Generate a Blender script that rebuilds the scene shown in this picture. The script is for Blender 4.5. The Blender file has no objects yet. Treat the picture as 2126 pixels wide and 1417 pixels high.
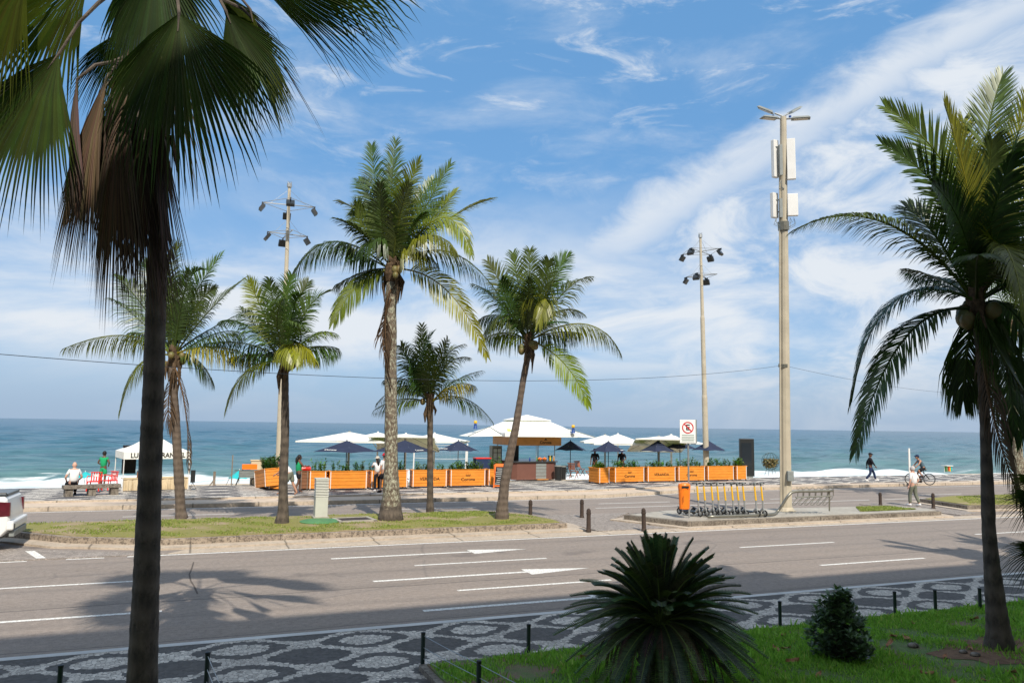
import bpy, math, random
from mathutils import Vector, Matrix
R=math.radians
random.seed(7)
C=bpy.context.scene
# ------------------------------------------------------------------ camera, sky, sun
PW,PH,FP,CH=2126,1417,1600.,3.3
PITCH=math.atan(174/FP); ROLL=math.atan(0.0146); YAW=R(68)
_cp,_sp,_ca,_sa=math.cos(PITCH),math.sin(PITCH),math.cos(YAW),math.sin(YAW)
FW=Vector((_cp*_ca,_cp*_sa,_sp)); _r=Vector((_sa,-_ca,0)); _u=Vector((-_sp*_ca,-_sp*_sa,_cp))
RT=_r*math.cos(ROLL)+_u*math.sin(ROLL); UP=_u*math.cos(ROLL)-_r*math.sin(ROLL)
cd=bpy.data.cameras.new('camera'); cam=bpy.data.objects.new('camera',cd); C.collection.objects.link(cam)
cd.sensor_width=36; cd.lens=FP/PW*36; cd.clip_start=.1; cd.clip_end=60000
m=Matrix.Identity(4)
for i in range(3): m[i][0]=RT[i]; m[i][1]=UP[i]; m[i][2]=-FW[i]
m[2][3]=CH; cam.matrix_world=m; C.camera=cam
SUN_EL=44; SHX,SHY=.10,1.0       # shadows run towards the sea, a little along the road
C.view_settings.view_transform='Standard'; C.view_settings.look='None'; C.view_settings.exposure=0.28; C.view_settings.gamma=1
w=bpy.data.worlds.new('World'); C.world=w; w.use_nodes=True
class NT:
    def __init__(s,nt,clear=True):
        s.nt=nt
        if clear: nt.nodes.clear()
    def n(s,t,**k):
        nd=s.nt.nodes.new(t)
        for a,b in k.items():
            if a.startswith('i_'):
                key=a[2:]; key=int(key) if key.isdigit() else key.replace('_',' ')
                s.set(nd.inputs[key],b)
            else: setattr(nd,a,b)
        return nd
    def set(s,inp,b):
        if isinstance(b,bpy.types.NodeSocket): s.nt.links.new(b,inp)
        elif hasattr(b,'outputs'): s.nt.links.new(b.outputs[0],inp)
        else: inp.default_value=b
    def l(s,a,b): s.nt.links.new(a,b)
    def math(s,op,a,b=0.,c=0.,clamp=False):
        nd=s.nt.nodes.new('ShaderNodeMath'); nd.operation=op; nd.use_clamp=clamp
        for i,v in enumerate((a,b,c)): s.set(nd.inputs[i],v)
        return nd.outputs[0]
    def ramp(s,f,pts,interp='LINEAR'):
        nd=s.nt.nodes.new('ShaderNodeValToRGB'); s.set(nd.inputs[0],f); cr=nd.color_ramp; cr.interpolation=interp
        while len(cr.elements)<len(pts): cr.elements.new(.5)
        for e,(p,c) in zip(cr.elements,pts):
            e.position=p; e.color=(c,c,c,1) if isinstance(c,(int,float)) else (*c,1)
        return nd.outputs[0]
    def mix(s,f,a,b,bt='MIX'):
        nd=s.nt.nodes.new('ShaderNodeMix'); nd.data_type='RGBA'; nd.blend_type=bt
        s.set(nd.inputs[0],f)
        for i,v in ((6,a),(7,b)):
            if isinstance(v,tuple) and len(v)==3: v=(*v,1)
            s.set(nd.inputs[i],v)
        return nd.outputs[2]
    def noise(s,vec,scale,detail=4,rough=.55,dist=0.):
        nd=s.nt.nodes.new('ShaderNodeTexNoise'); s.set(nd.inputs['Vector'],vec)
        nd.inputs['Scale'].default_value=scale; nd.inputs['Detail'].default_value=detail
        nd.inputs['Roughness'].default_value=rough; nd.inputs['Distortion'].default_value=dist
        return nd.outputs[0]
    def mapv(s,vec,scale=(1,1,1),loc=(0,0,0),rot=(0,0,0)):
        nd=s.nt.nodes.new('ShaderNodeMapping'); s.set(nd.inputs[0],vec)
        nd.inputs[1].default_value=loc; nd.inputs[2].default_value=rot; nd.inputs[3].default_value=scale
        return nd.outputs[0]
T=NT(w.node_tree)
SKY_S=.1
sky=T.n('ShaderNodeTexSky',sky_type='NISHITA',sun_disc=False,sun_elevation=R(SUN_EL),
        sun_rotation=math.atan2(-SHX,-SHY)%(2*math.pi),altitude=0,air_density=1.0,dust_density=.6,ozone_density=1.5)
tc=T.n('ShaderNodeTexCoord').outputs['Generated']
sp=T.n('ShaderNodeSeparateXYZ',i_0=tc); dx,dy,dz=sp.outputs
# direction turned so that the road's seaward normal is ahead; az = angle from the view azimuth, el = elevation (radians)
az=T.math('ARCTAN2',T.math('SUBTRACT',T.math('MULTIPLY',dx,_sa),T.math('MULTIPLY',dy,_ca)),T.math('ADD',T.math('MULTIPLY',dx,_ca),T.math('MULTIPLY',dy,_sa)))
el=T.math('ARCSINE',dz)
av=T.n('ShaderNodeCombineXYZ',i_0=az,i_1=el,i_2=0.).outputs[0]
n1=T.noise(T.mapv(av,(2.2,6,1),(0.3,.2,0),(0,0,R(18))),1.6,8,.62,.4)
n2=T.noise(T.mapv(av,(3,10,1),(1.3,4.2,0),(0,0,R(28))),2.2,9,.65,.8)
n3=T.noise(T.mapv(av,(1,2.2,1),(5.3,.2,0)),1.8,5,.55)
n4=T.noise(T.mapv(av,(3,6,1),(2.3,1.2,0),(0,0,R(26))),2.4,9,.62,.6)
n5=T.noise(T.mapv(av,(1.6,5,1),(7.3,3.2,0),(0,0,R(8))),2.0,8,.6,.5)
def sstep(x,a,b):
    nd=T.n('ShaderNodeMapRange',interpolation_type='SMOOTHSTEP',i_0=x,i_1=a,i_2=b); return nd.outputs[0]
# cirrus band: runs from low centre to high right
bl=T.math('SUBTRACT',el,T.math('ADD',T.math('MULTIPLY',az,.50),T.math('ADD',.165,T.math('ADD',T.math('MULTIPLY',T.math('SUBTRACT',n3,.5),.13),T.math('MULTIPLY',T.math('SUBTRACT',n4,.5),.11)))))
band=T.math('MULTIPLY',T.math('SUBTRACT',1.,sstep(T.math('ABSOLUTE',T.math('SUBTRACT',bl,.0)),.0,.062)),sstep(az,-.02,.16))
band=T.math('MULTIPLY',band,T.math('ADD',.25,T.math('MULTIPLY',n4,1.1)))
below=T.math('MULTIPLY',T.math('SUBTRACT',1.,sstep(bl,-.06,.04)),T.math('ADD',.25,sstep(n4,.36,.66)))
below=T.math('MULTIPLY',below,T.math('MULTIPLY',sstep(az,-.02,.3),.8))
# low veil over the sea, thinner right at the horizon
veil=T.math('MULTIPLY',T.math('SUBTRACT',1.,sstep(T.math('ADD',el,T.math('MULTIPLY',n3,-.25)),.0,.18)),sstep(el,.0,.13))
veil=T.math('MULTIPLY',veil,T.math('ADD',.18,sstep(n5,.34,.66)))
wisp=T.math('MULTIPLY',sstep(n2,.52,.74),T.math('MULTIPLY',sstep(el,.22,.46),.75))
soft=T.math('MULTIPLY',sstep(n1,.46,.78),.5)
high=T.math('MAXIMUM',T.math('MULTIPLY',sstep(el,.62,1.0),.5),T.math('MULTIPLY',sstep(T.math('ABSOLUTE',az),1.25,1.9),T.math('ADD',.25,T.math('MULTIPLY',n1,.7))))  # unseen cloud added overhead and behind the camera to whiten and brighten the shade
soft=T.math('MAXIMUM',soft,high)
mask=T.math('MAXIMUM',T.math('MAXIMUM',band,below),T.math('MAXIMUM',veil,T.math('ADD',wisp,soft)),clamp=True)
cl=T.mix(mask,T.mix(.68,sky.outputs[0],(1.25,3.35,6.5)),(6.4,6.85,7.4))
hz=T.math('SUBTRACT',1.,sstep(el,-.02,.11))
cl=T.mix(T.math('MULTIPLY',hz,.85),cl,(3.2,4.1,5.3))
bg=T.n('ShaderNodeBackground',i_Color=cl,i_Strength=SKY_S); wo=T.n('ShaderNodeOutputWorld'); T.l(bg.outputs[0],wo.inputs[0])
sl=bpy.data.lights.new('sun','SUN'); sl.energy=4.3; sl.angle=R(.5); sl.color=(1,.93,.82)
so=bpy.data.objects.new('sun',sl); C.collection.objects.link(so)
sd=Vector((SHX,SHY,0)).normalized()*math.cos(R(SUN_EL)); sd.z=-math.sin(R(SUN_EL))
so.rotation_euler=sd.to_track_quat('-Z','Y').to_euler(); so.location=(0,-20,40)

# ------------------------------------------------------------------ helpers
def V(*a): return Vector(a)
def ray(px,py): return FW+RT*((px-PW/2)/FP)-UP*((py-PH/2)/FP)
CAM=V(0,0,CH)
def G(px,py,z=0.):
    d=ray(px,py); t=(z-CH)/d.z; p=CAM+d*t; p.z=z; return p
def depth(p): return (p-CAM).dot(FW)
def P(px,py,D): return CAM+ray(px,py)*D
coll=C.collection
def tag(o,label=None,cat=None,group=None,kind=None):
    if label: o['label']=label
    if cat: o['category']=cat
    if group: o['group']=group
    if kind: o['kind']=kind
    return o
def thing(name,label,cat,loc=(0,0,0),rot=0,group=None):
    o=bpy.data.objects.new(name,None); coll.objects.link(o); o.location=loc
    o.rotation_euler=(0,0,rot) if isinstance(rot,(int,float)) else rot
    o.empty_display_size=.2
    return tag(o,label,cat,group)
def dup(root,loc,rot=None,label=None,group=None,scale=None):
    r=root.copy(); coll.objects.link(r); r.location=loc
    if rot is not None: r.rotation_euler=(0,0,rot) if isinstance(rot,(int,float)) else rot
    if scale: r.scale=scale
    if label: r['label']=label
    if group: r['group']=group
    for ch in list(root.children):
        c=ch.copy(); coll.objects.link(c); c.parent=r
        for g in list(ch.children):
            d=g.copy(); coll.objects.link(d); d.parent=c
    return r
class MB:
    def __init__(s,off=(0,0,0)): s.v=[]; s.f=[]; s.off=Vector(off); s.c=[]; s.m=[]
    def add(s,vs,fs,col=None,mi=0):
        b=len(s.v); o=s.off
        s.v.extend([(x[0]-o.x,x[1]-o.y,x[2]-o.z) for x in vs]); s.f.extend([tuple(i+b for i in f) for f in fs])
        s.m.extend([mi]*len(fs)); s.c.extend([col if col else (1,1,1)]*len(vs))
    def box(s,c,d,rz=0,col=None,mi=0,taper=1.,M=None):
        x,y,z=d[0]/2,d[1]/2,d[2]/2; vs=[]
        for k in (-1,1):
            q=1 if k<0 else taper
            for i,j in ((-1,-1),(1,-1),(1,1),(-1,1)): vs.append(Vector((i*x*q,j*y*q,k*z)))
        if M: vs=[M@v for v in vs]
        cr,sr=math.cos(rz),math.sin(rz)
        vs=[(c[0]+v.x*cr-v.y*sr,c[1]+v.x*sr+v.y*cr,c[2]+v.z) for v in vs]
        s.add(vs,[(3,2,1,0),(4,5,6,7),(0,1,5,4),(1,2,6,5),(2,3,7,6),(3,0,4,7)],col,mi)
    def bar(s,a,b,wd,hd=None,col=None):
        a=Vector(a); b=Vector(b); hd=hd or wd; t=(b-a).normalized()
        u=t.cross(V(0,0,1)); u=u.normalized() if u.length>.01 else V(1,0,0); n=u.cross(t)
        vs=[p+u*i*wd/2+n*j*hd/2 for p in (a,b) for i,j in ((-1,-1),(1,-1),(1,1),(-1,1))]
        s.add(vs,[(3,2,1,0),(4,5,6,7),(0,1,5,4),(1,2,6,5),(2,3,7,6),(3,0,4,7)],col)
    def tube(s,pts,rad,n=8,col=None,cap=True):
        pts=[Vector(p) for p in pts]; k=len(pts)
        if not isinstance(rad,(list,tuple)): rad=[rad]*k
        vs=[]; u=None
        for i,p in enumerate(pts):
            t=(pts[min(i+1,k-1)]-pts[max(i-1,0)]).normalized()
            if u is None: u=t.cross(V(0,0,1)) if abs(t.z)<.95 else t.cross(V(1,0,0))
            u=(u-t*u.dot(t)).normalized(); w_=t.cross(u)
            for j in range(n):
                a=2*math.pi*j/n; vs.append(p+(u*math.cos(a)+w_*math.sin(a))*rad[i])
        fs=[(i*n+j,i*n+(j+1)%n,(i+1)*n+(j+1)%n,(i+1)*n+j) for i in range(k-1) for j in range(n)]
        if cap: fs+= [tuple(range(n-1,-1,-1)),tuple((k-1)*n+j for j in range(n))]
        s.add(vs,fs,col)
    def lathe(s,prof,n=16,c=(0,0,0),col=None,sx=1,sy=1):
        vs=[]
        for r,z in prof:
            for j in range(n):
                a=2*math.pi*j/n; vs.append((c[0]+r*math.cos(a)*sx,c[1]+r*math.sin(a)*sy,c[2]+z))
        k=len(prof); fs=[(i*n+j,i*n+(j+1)%n,(i+1)*n+(j+1)%n,(i+1)*n+j) for i in range(k-1) for j in range(n)]
        fs+= [tuple(range(n-1,-1,-1)),tuple((k-1)*n+j for j in range(n))]
        s.add(vs,fs,col)
    def ball(s,c,r,n=10,col=None,sx=1,sy=1,sz=1):
        pr=[(max(.001,math.sin(math.pi*i/n))*r,-math.cos(math.pi*i/n)*r*sz) for i in range(n+1)]
        s.lathe(pr,n+2,c,col,sx,sy)
    def prism(s,poly,z0,z1,col=None):
        n=len(poly); vs=[(p[0],p[1],z0) for p in poly]+[(p[0],p[1],z1) for p in poly]
        s.add(vs,[tuple(range(n-1,-1,-1)),tuple(range(n,2*n))]+[(i,(i+1)%n,n+(i+1)%n,n+i) for i in range(n)],col)
    def sheet(s,poly,z):
        s.add([(p[0],p[1],z) for p in poly],[tuple(range(len(poly)))])
    def build(s,name,mat,parent=None,smooth=False,bevel=0,colattr=False):
        me=bpy.data.meshes.new(name); me.from_pydata(s.v,[],s.f)
        mats=mat if isinstance(mat,(list,tuple)) else [mat]
        for q in mats: me.materials.append(q)
        if len(mats)>1: me.polygons.foreach_set('material_index',s.m)
        if smooth: me.polygons.foreach_set('use_smooth',[True]*len(s.f))
        if colattr:
            ca=me.color_attributes.new('tint','FLOAT_COLOR','POINT')
            fl=[]
            for c in s.c: fl+= [c[0],c[1],c[2],1]
            ca.data.foreach_set('color',fl)
        me.update()
        o=bpy.data.objects.new(name,me); coll.objects.link(o)
        if parent: o.parent=parent
        if bevel:
            b=o.modifiers.new('bevel','BEVEL'); b.width=bevel; b.segments=2; b.limit_method='ANGLE'
        return o
def struct(o): o['kind']='structure'; return o
def text(s_,size,mat,parent,loc,rot,name='lettering',sx=1.,thick=.004,align='CENTER'):
    cu=bpy.data.curves.new('t','FONT'); cu.body=s_; cu.size=size; cu.extrude=thick/2; cu.align_x=align; cu.align_y='CENTER'; cu.resolution_u=3; cu.offset=size*.02
    o=bpy.data.objects.new('t',cu); coll.objects.link(o)
    me=bpy.data.meshes.new_from_object(o.evaluated_get(bpy.context.evaluated_depsgraph_get()))
    bpy.data.objects.remove(o); me.name=name; me.materials.clear(); me.materials.append(mat)
    q=bpy.data.objects.new(name,me); coll.objects.link(q); q.parent=parent; q.location=loc; q.rotation_euler=rot; q.scale=(sx,1,1)
    return q

# ------------------------------------------------------------------ materials
MATS={}
def mat(name,col,rough=.6,spec=.5,metal=0,var=0,vscale=4,bump=0,bscale=30,col2=None,trans=0,coord='Object',tint=False,island=0):
    if name in MATS: return MATS[name]
    mt=bpy.data.materials.new(name); mt.use_nodes=True; t=NT(mt.node_tree)
    out=t.n('ShaderNodeOutputMaterial'); b=t.n('ShaderNodeBsdfPrincipled'); t.l(b.outputs[0],out.inputs[0])
    co=t.n('ShaderNodeTexCoord').outputs[coord]
    c=(*col,1)
    if var or col2:
        nz=t.ramp(t.noise(co,vscale,5,.6),[(.32,0.),(.68,1.)])
        c=t.mix(nz,(*col,1),(*(col2 or tuple(x*(1-var) for x in col)),1))
    if tint:
        at=t.n('ShaderNodeVertexColor',layer_name='tint'); c=t.mix(1.,c,at.outputs[0],'MULTIPLY')
    if island:
        ri=t.n('ShaderNodeNewGeometry').outputs['Random Per Island']
        k=t.math('ADD',1-island,t.math('MULTIPLY',ri,2*island)); cc=t.n('ShaderNodeCombineColor',i_0=k,i_1=k,i_2=k)
        c=t.mix(1.,c,cc.outputs[0],'MULTIPLY')
    t.set(b.inputs['Base Color'],c); b.inputs['Roughness'].default_value=rough; b.inputs['Metallic'].default_value=metal
    b.inputs['Specular IOR Level'].default_value=spec
    if bump:
        bn=t.n('ShaderNodeBump',i_Strength=bump,i_Distance=.02,i_Height=t.noise(co,bscale,5,.6)); t.l(bn.outputs[0],b.inputs['Normal'])
    if trans:
        tr=t.n('ShaderNodeBsdfTranslucent'); t.set(tr.inputs[0],t.mix(1.,c,(1.3,1.5,.5),'MULTIPLY'))
        mx=t.n('ShaderNodeMixShader',i_0=trans); t.l(b.outputs[0],mx.inputs[1]); t.l(tr.outputs[0],mx.inputs[2]); t.l(mx.outputs[0],out.inputs[0])
    MATS[name]=mt; return mt
def newmat(name):
    mt=bpy.data.materials.new(name); mt.use_nodes=True; t=NT(mt.node_tree)
    out=t.n('ShaderNodeOutputMaterial'); b=t.n('ShaderNodeBsdfPrincipled'); t.l(b.outputs[0],out.inputs[0])
    b.inputs['Roughness'].default_value=.85
    return mt,t,b,t.n('ShaderNodeTexCoord').outputs['Object']
def bumpn(t,b,h,s=.4,d=.02):
    bn=t.n('ShaderNodeBump',i_Strength=s,i_Distance=d,i_Height=h); t.l(bn.outputs[0],b.inputs['Normal'])
# asphalt
M_ASPH,t,b,co=newmat('asphalt')
big=t.noise(t.mapv(co,(.12,1.2,1)),1.0,5,.6); fine=t.noise(co,45,3,.7); mid=t.noise(co,1.3,6,.65)
c=t.ramp(big,[(.3,(.222,.180,.148)),(.7,(.280,.228,.188))])
c=t.mix(t.ramp(mid,[(.38,.0),(.75,.45)]),c,(.19,.165,.15))
c=t.mix(t.ramp(fine,[(.35,.6),(.55,0.)]),c,(.10,.085,.075))
c=t.mix(t.ramp(t.noise(co,9,6,.8),[(.40,.0),(.70,.5)]),c,(.42,.36,.31))
tw=t.math('MULTIPLY',t.ramp(t.math('FRACT',t.math('DIVIDE',t.math('SUBTRACT',t.n('ShaderNodeSeparateXYZ',i_0=co).outputs[1],12.4),1.47)),[(0.,0.),(.35,.0),(.5,1.),(.65,0.)]),t.noise(t.mapv(co,(.10,.9,1)),1.,5,.6))
c=t.mix(t.math('MULTIPLY',tw,.55),c,(.13,.112,.098))
sx_=t.n('ShaderNodeVectorMath',operation='ADD',i_0=t.mapv(co,(.33,.75,1)),i_1=t.n('ShaderNodeTexNoise',i_Vector=co,i_Scale=1.4,i_Detail=4.).outputs['Color'])
sv=t.n('ShaderNodeTexVoronoi',feature='F1',i_Vector=sx_.outputs[0],i_Scale=.55)
c=t.mix(t.ramp(sv.outputs['Distance'],[(.10,.5),(.17,0.)]),c,(.12,.10,.09))
yy=t.math('ADD',t.n('ShaderNodeSeparateXYZ',i_0=co).outputs[1],t.math('MULTIPLY',t.noise(co,.5,3,.6),.25))
c=t.mix(t.ramp(t.math('ABSOLUTE',t.math('SUBTRACT',yy,16.02)),[(.012,.75),(.035,0.)]),c,(.06,.052,.046))
c=t.mix(t.ramp(t.math('ABSOLUTE',t.math('SUBTRACT',yy,13.2)),[(.01,.6),(.03,0.)]),c,(.07,.06,.052))
pv=t.n('ShaderNodeTexVoronoi',feature='F1',distance='CHEBYCHEV',i_Vector=t.mapv(co,(.07,.21,1)),i_Scale=1.)
pc_=t.n('ShaderNodeSeparateColor',i_0=pv.outputs['Color']).outputs[0]
c=t.mix(1.,c,t.ramp(pc_,[(0.,(.86,.86,.87)),(.3,(1.,1.,1.)),(.8,(1.,.99,.98)),(1.,(1.09,1.06,1.03))]),'MULTIPLY')
vo=t.n('ShaderNodeTexVoronoi',feature='DISTANCE_TO_EDGE',i_Vector=t.mapv(co,(.16,.5,1)),i_Scale=1.); 
t.set(vo.inputs['Vector'],t.n('ShaderNodeVectorMath',operation='ADD',i_0=t.mapv(co,(.16,.5,1)),i_1=t.n('ShaderNodeTexNoise',i_Scale=.8,i_Detail=4.).outputs['Color']).outputs[0])
c=t.mix(t.ramp(vo.outputs[0],[(.002,.35),(.006,0.)]),c,(.10,.088,.08))
t.set(b.inputs['Base Color'],c); bumpn(t,b,fine,.25,.01)
# cobbles: black and white wave pattern
def cobble(name,white,black,P_=1.72,Q_=1.16,ox=2.46,oy=11.77,pattern=True):
    mt,t,b,co=newmat(name)
    wv=t.n('ShaderNodeTexNoise',i_Vector=co,i_Scale=.9,i_Detail=2.).outputs['Color']
    cw=t.n('ShaderNodeVectorMath',operation='ADD',i_0=co,i_1=t.n('ShaderNodeVectorMath',operation='MULTIPLY',i_0=wv,i_1=(.16,.16,0)).outputs[0]).outputs[0]
    vo=t.n('ShaderNodeTexVoronoi',feature='DISTANCE_TO_EDGE',i_Vector=co,i_Scale=17.,i_Randomness=.7)
    vc=t.n('ShaderNodeTexVoronoi',feature='F1',i_Vector=co,i_Scale=17.,i_Randomness=.7)
    cp=vc.outputs['Position']
    # evaluate the pattern at the stone's centre so that each stone is all one colour
    x=t.n('ShaderNodeSeparateXYZ',i_0=t.n('ShaderNodeVectorMath',operation='ADD',i_0=t.n('ShaderNodeVectorMath',operation='SCALE',i_0=cp,i_Scale=1.).outputs[0],i_1=t.n('ShaderNodeVectorMath',operation='MULTIPLY',i_0=wv,i_1=(.12,.12,0)).outputs[0]).outputs[0])
    if pattern:
        gx=t.math('COSINE',t.math('MULTIPLY',t.math('SUBTRACT',x.outputs[0],ox+.06),2*math.pi/P_))
        gy=t.math('COSINE',t.math('MULTIPLY',t.math('SUBTRACT',x.outputs[1],oy+.06),2*math.pi/Q_))
        g=t.math('ADD',gx,gy)
        f=t.ramp(t.math('MULTIPLY_ADD',g,.25,.5),[(0,1.),(.375,0.),(.57,1.),(.79,0.)],'CONSTANT')
        # 1 black, 0 white
        c=t.mix(f,(*white,1),(*black,1))
    else: c=t.mix(0.,(*white,1),(*white,1))
    hs=t.n('ShaderNodeSeparateColor',i_0=vc.outputs['Color']).outputs[0]
    c=t.mix(1.,c,t.ramp(hs,[(0,.62),(1,1.12)]),'MULTIPLY')
    c=t.mix(t.ramp(vo.outputs[0],[(.015,.75),(.07,0.)]),c,(.09,.078,.066))
    c=t.mix(t.ramp(t.noise(co,.7,5,.6),[(.45,0.),(.8,.4)]),c,(.12,.10,.085))
    t.set(b.inputs['Base Color'],c); bumpn(t,b,t.ramp(vo.outputs[0],[(.0,0.),(.12,1.)]),.5,.01)
    return mt
M_COB=cobble('wave_cobbles',(.66,.60,.52),(.105,.098,.092))
M_COBF=cobble('promenade_cobbles',(.66,.61,.54),(.12,.115,.12),2.8,1.55)
M_COBP=cobble('plain_cobbles',(.36,.31,.27),(.2,.2,.2),pattern=False)
def stone(name,c1,c2,speck=.4,scale=9,jx=0):
    mt,t,b,co=newmat(name)
    c=t.mix(t.ramp(t.noise(co,scale*.25,6,.65),[(.3,0.),(.7,1.)]),(*c1,1),(*c2,1))
    c=t.mix(t.ramp(t.noise(co,scale*1.5,4,.8),[(.46,0.),(.60,speck)]),c,(.06,.048,.036))
    if jx:
        sx=t.n('ShaderNodeSeparateXYZ',i_0=co).outputs[0]
        fr=t.math('FRACT',t.math('MULTIPLY',sx,1/jx)); c=t.mix(t.ramp(fr,[(.0,.8),(.02,0.),(.985,0.),(1.,.8)]),c,(.05,.04,.03))
    t.set(b.inputs['Base Color'],c); bumpn(t,b,t.noise(co,scale*3,5,.7),.6,.02); return mt
M_KERB=stone('kerb_stone',(.40,.33,.255),(.24,.19,.145),.85,9,1.15)
M_KERB2=stone('old_granite_kerb',(.30,.26,.21),(.14,.115,.09),.8,9,1.4)
M_TAN=stone('tan_concrete',(.55,.46,.36),(.42,.34,.26),.25,6,2.4)
M_CONC=stone('pale_concrete',(.44,.41,.35),(.34,.31,.26),.2,4,0)
M_SAND=stone('beach_sand',(.62,.53,.40),(.52,.43,.32),.05,3)
M_WALKK=mat('pale_kerb',(.62,.61,.58),.7,var=.25,vscale=2)
M_PAINT,t,b,co=newmat('road_paint')
c=t.mix(t.ramp(t.noise(co,22,5,.75),[(.46,0.),(.64,.9)]),(.80,.79,.74),(.30,.26,.23))
t.set(b.inputs['Base Color'],c)
# turf
def turf(name,g1,g2,soil,thr,sc=1.2):
    mt,t,b,co=newmat(name)
    c=t.mix(t.ramp(t.noise(co,7,5,.7),[(.3,0.),(.7,1.)]),(*g1,1),(*g2,1))
    c=t.mix(t.ramp(t.noise(co,sc,5,.65),[(thr,0.),(thr+.08,1.)]),c,(*soil,1))
    t.set(b.inputs['Base Color'],c); bumpn(t,b,t.noise(co,60,4,.8),.8,.03); return mt
M_TURFN=turf('lawn_turf_soil',(.14,.22,.05),(.09,.15,.035),(.21,.14,.09),.52,.8)  # two greens broken by patches of brown soil
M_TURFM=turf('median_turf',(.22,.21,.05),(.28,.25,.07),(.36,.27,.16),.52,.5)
def blade(name,a,b2,yl):
    mt,t,b,co=newmat(name); ri=t.n('ShaderNodeNewGeometry').outputs['Random Per Island']
    c=t.ramp(ri,[(0,a),(.55,b2),(.9,b2),(1,yl)])
    t.set(b.inputs['Base Color'],c); b.inputs['Roughness'].default_value=.6
    tr=t.n('ShaderNodeBsdfTranslucent'); t.set(tr.inputs[0],c); mx=t.n('ShaderNodeMixShader',i_0=.35)
    t.l(b.outputs[0],mx.inputs[1]); t.l(tr.outputs[0],mx.inputs[2])
    o=[n for n in t.nt.nodes if n.type=='OUTPUT_MATERIAL'][0]; t.l(mx.outputs[0],o.inputs[0]); return mt
M_BLADE=blade('lawn_blades',(.15,.33,.03),(.29,.56,.06),(.5,.56,.12))
M_BLADEM=blade('median_blades',(.15,.22,.035),(.27,.33,.06),(.46,.42,.16))
M_LEAF=mat('coconut_leaflets',(.078,.115,.022),.38,.5,trans=.26,tint=True,island=.35)
M_FAN=mat('fan_leaf',(.046,.075,.017),.45,.4,trans=.30,tint=True,island=.25,var=.3,vscale=3)
M_DEAD=mat('dead_leaf',(.15,.108,.078),.8,.2,trans=.12,tint=True,island=.4)
M_CYC=mat('cycad_leaflets',(.055,.09,.036),.42,.35,trans=.12,tint=True,island=.4)
M_SHRUB=mat('shrub_leaves',(.10,.155,.08),.35,.5,trans=.2,island=.6)
M_PLANT=mat('planter_leaves',(.10,.17,.04),.5,.4,trans=.25,island=.6,tint=True)
def bark(name,c1,c2,ring=14,lich=None):
    mt,t,b,co=newmat(name)
    z=t.n('ShaderNodeSeparateXYZ',i_0=co).outputs[2]
    nz=t.noise(t.mapv(co,(5,5,2)),2.2,6,.7)
    rg=t.math('SINE',t.math('ADD',t.math('MULTIPLY',z,ring*2.2),t.math('MULTIPLY',nz,5.)))
    f=t.math('ADD',t.math('MULTIPLY',rg,.09),nz)
    c=t.mix(t.ramp(f,[(.3,0.),(.75,1.)]),(*c1,1),(*c2,1))
    if lich: c=t.mix(t.ramp(t.noise(t.mapv(co,(6,6,3)),2.5,5,.75),[(.50,0.),(.58,.9)]),c,(*lich,1))
    t.set(b.inputs['Base Color'],c); bumpn(t,b,f,.9,.03); return mt
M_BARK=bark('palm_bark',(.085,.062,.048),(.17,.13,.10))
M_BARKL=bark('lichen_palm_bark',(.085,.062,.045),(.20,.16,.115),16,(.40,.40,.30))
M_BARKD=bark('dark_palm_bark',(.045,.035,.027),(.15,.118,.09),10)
M_FIBRE=mat('palm_fibre',(.15,.10,.06),.9,.1,var=.6,vscale=14,bump=.8,col2=(.055,.04,.028))
M_COCO=mat('green_coconut',(.11,.13,.04),.5,.4,var=.4,vscale=5,col2=(.19,.12,.045))
M_POLE=mat('beige_pole_paint',(.52,.46,.35),.55,.3,var=.18,vscale=2,bump=.05)
M_GALV=mat('galvanised_steel',(.42,.43,.42),.42,.5,.6,var=.2,vscale=6)
M_TUBE=mat('old_steel_tube',(.30,.29,.24),.4,.5,.7,var=.3,vscale=7)
M_BLK=mat('black_metal',(.016,.018,.018),.42,.5,var=.3,vscale=6)
M_DGREEN=mat('dark_green_post',(.012,.028,.022),.4,.5)
M_IRON=mat('rusty_brown_bollard',(.065,.045,.035),.7,.3,var=.4,vscale=9,bump=.3)
M_WHT=mat('white_plastic',(.72,.71,.68),.45,.5,var=.08,vscale=3)
M_CANV=mat('white_canvas',(.84,.83,.80),.8,.2,trans=.12,var=.06,vscale=1.5)
M_NAVY=mat('navy_canvas',(.035,.045,.085),.8,.2,trans=.08,var=.25,vscale=2)
M_WOOD,t,b,co=newmat('orange_wood')
c=t.mix(t.ramp(t.noise(t.mapv(co,(1.2,6,9)),2.2,6,.65,.6),[(.3,0.),(.72,1.)]),(.80,.285,.028),(.58,.18,.018))
c=t.mix(t.ramp(t.noise(co,1.1,3,.5),[(.45,0.),(.75,.4)]),c,(.84,.36,.06))
t.set(b.inputs['Base Color'],c); b.inputs['Roughness'].default_value=.5
M_WOODB=mat('brown_wood',(.24,.105,.05),.6,.3,var=.35,vscale=5)
M_WOODG=mat('weathered_wood',(.24,.20,.16),.85,.2,var=.4,vscale=5)
M_CLOTH=mat('beige_cloth',(.62,.50,.33),.85,.1,var=.15,vscale=3,bump=.5,bscale=5)
M_STEEL=mat('stainless_counter',(.10,.11,.115),.3,.6,.6,var=.3)
M_KBRN=mat('kiosk_brown_panel',(.16,.07,.052),.5,.4,var=.12,vscale=2)
M_KFAS=mat('kiosk_fascia_wood',(.50,.22,.06),.5,.4,var=.2,vscale=3)
M_ORG=mat('orange_plastic',(.88,.20,.012),.35,.5,var=.08,vscale=4)
M_RED=mat('red_plastic',(.75,.035,.02),.35,.5,var=.1)
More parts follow.
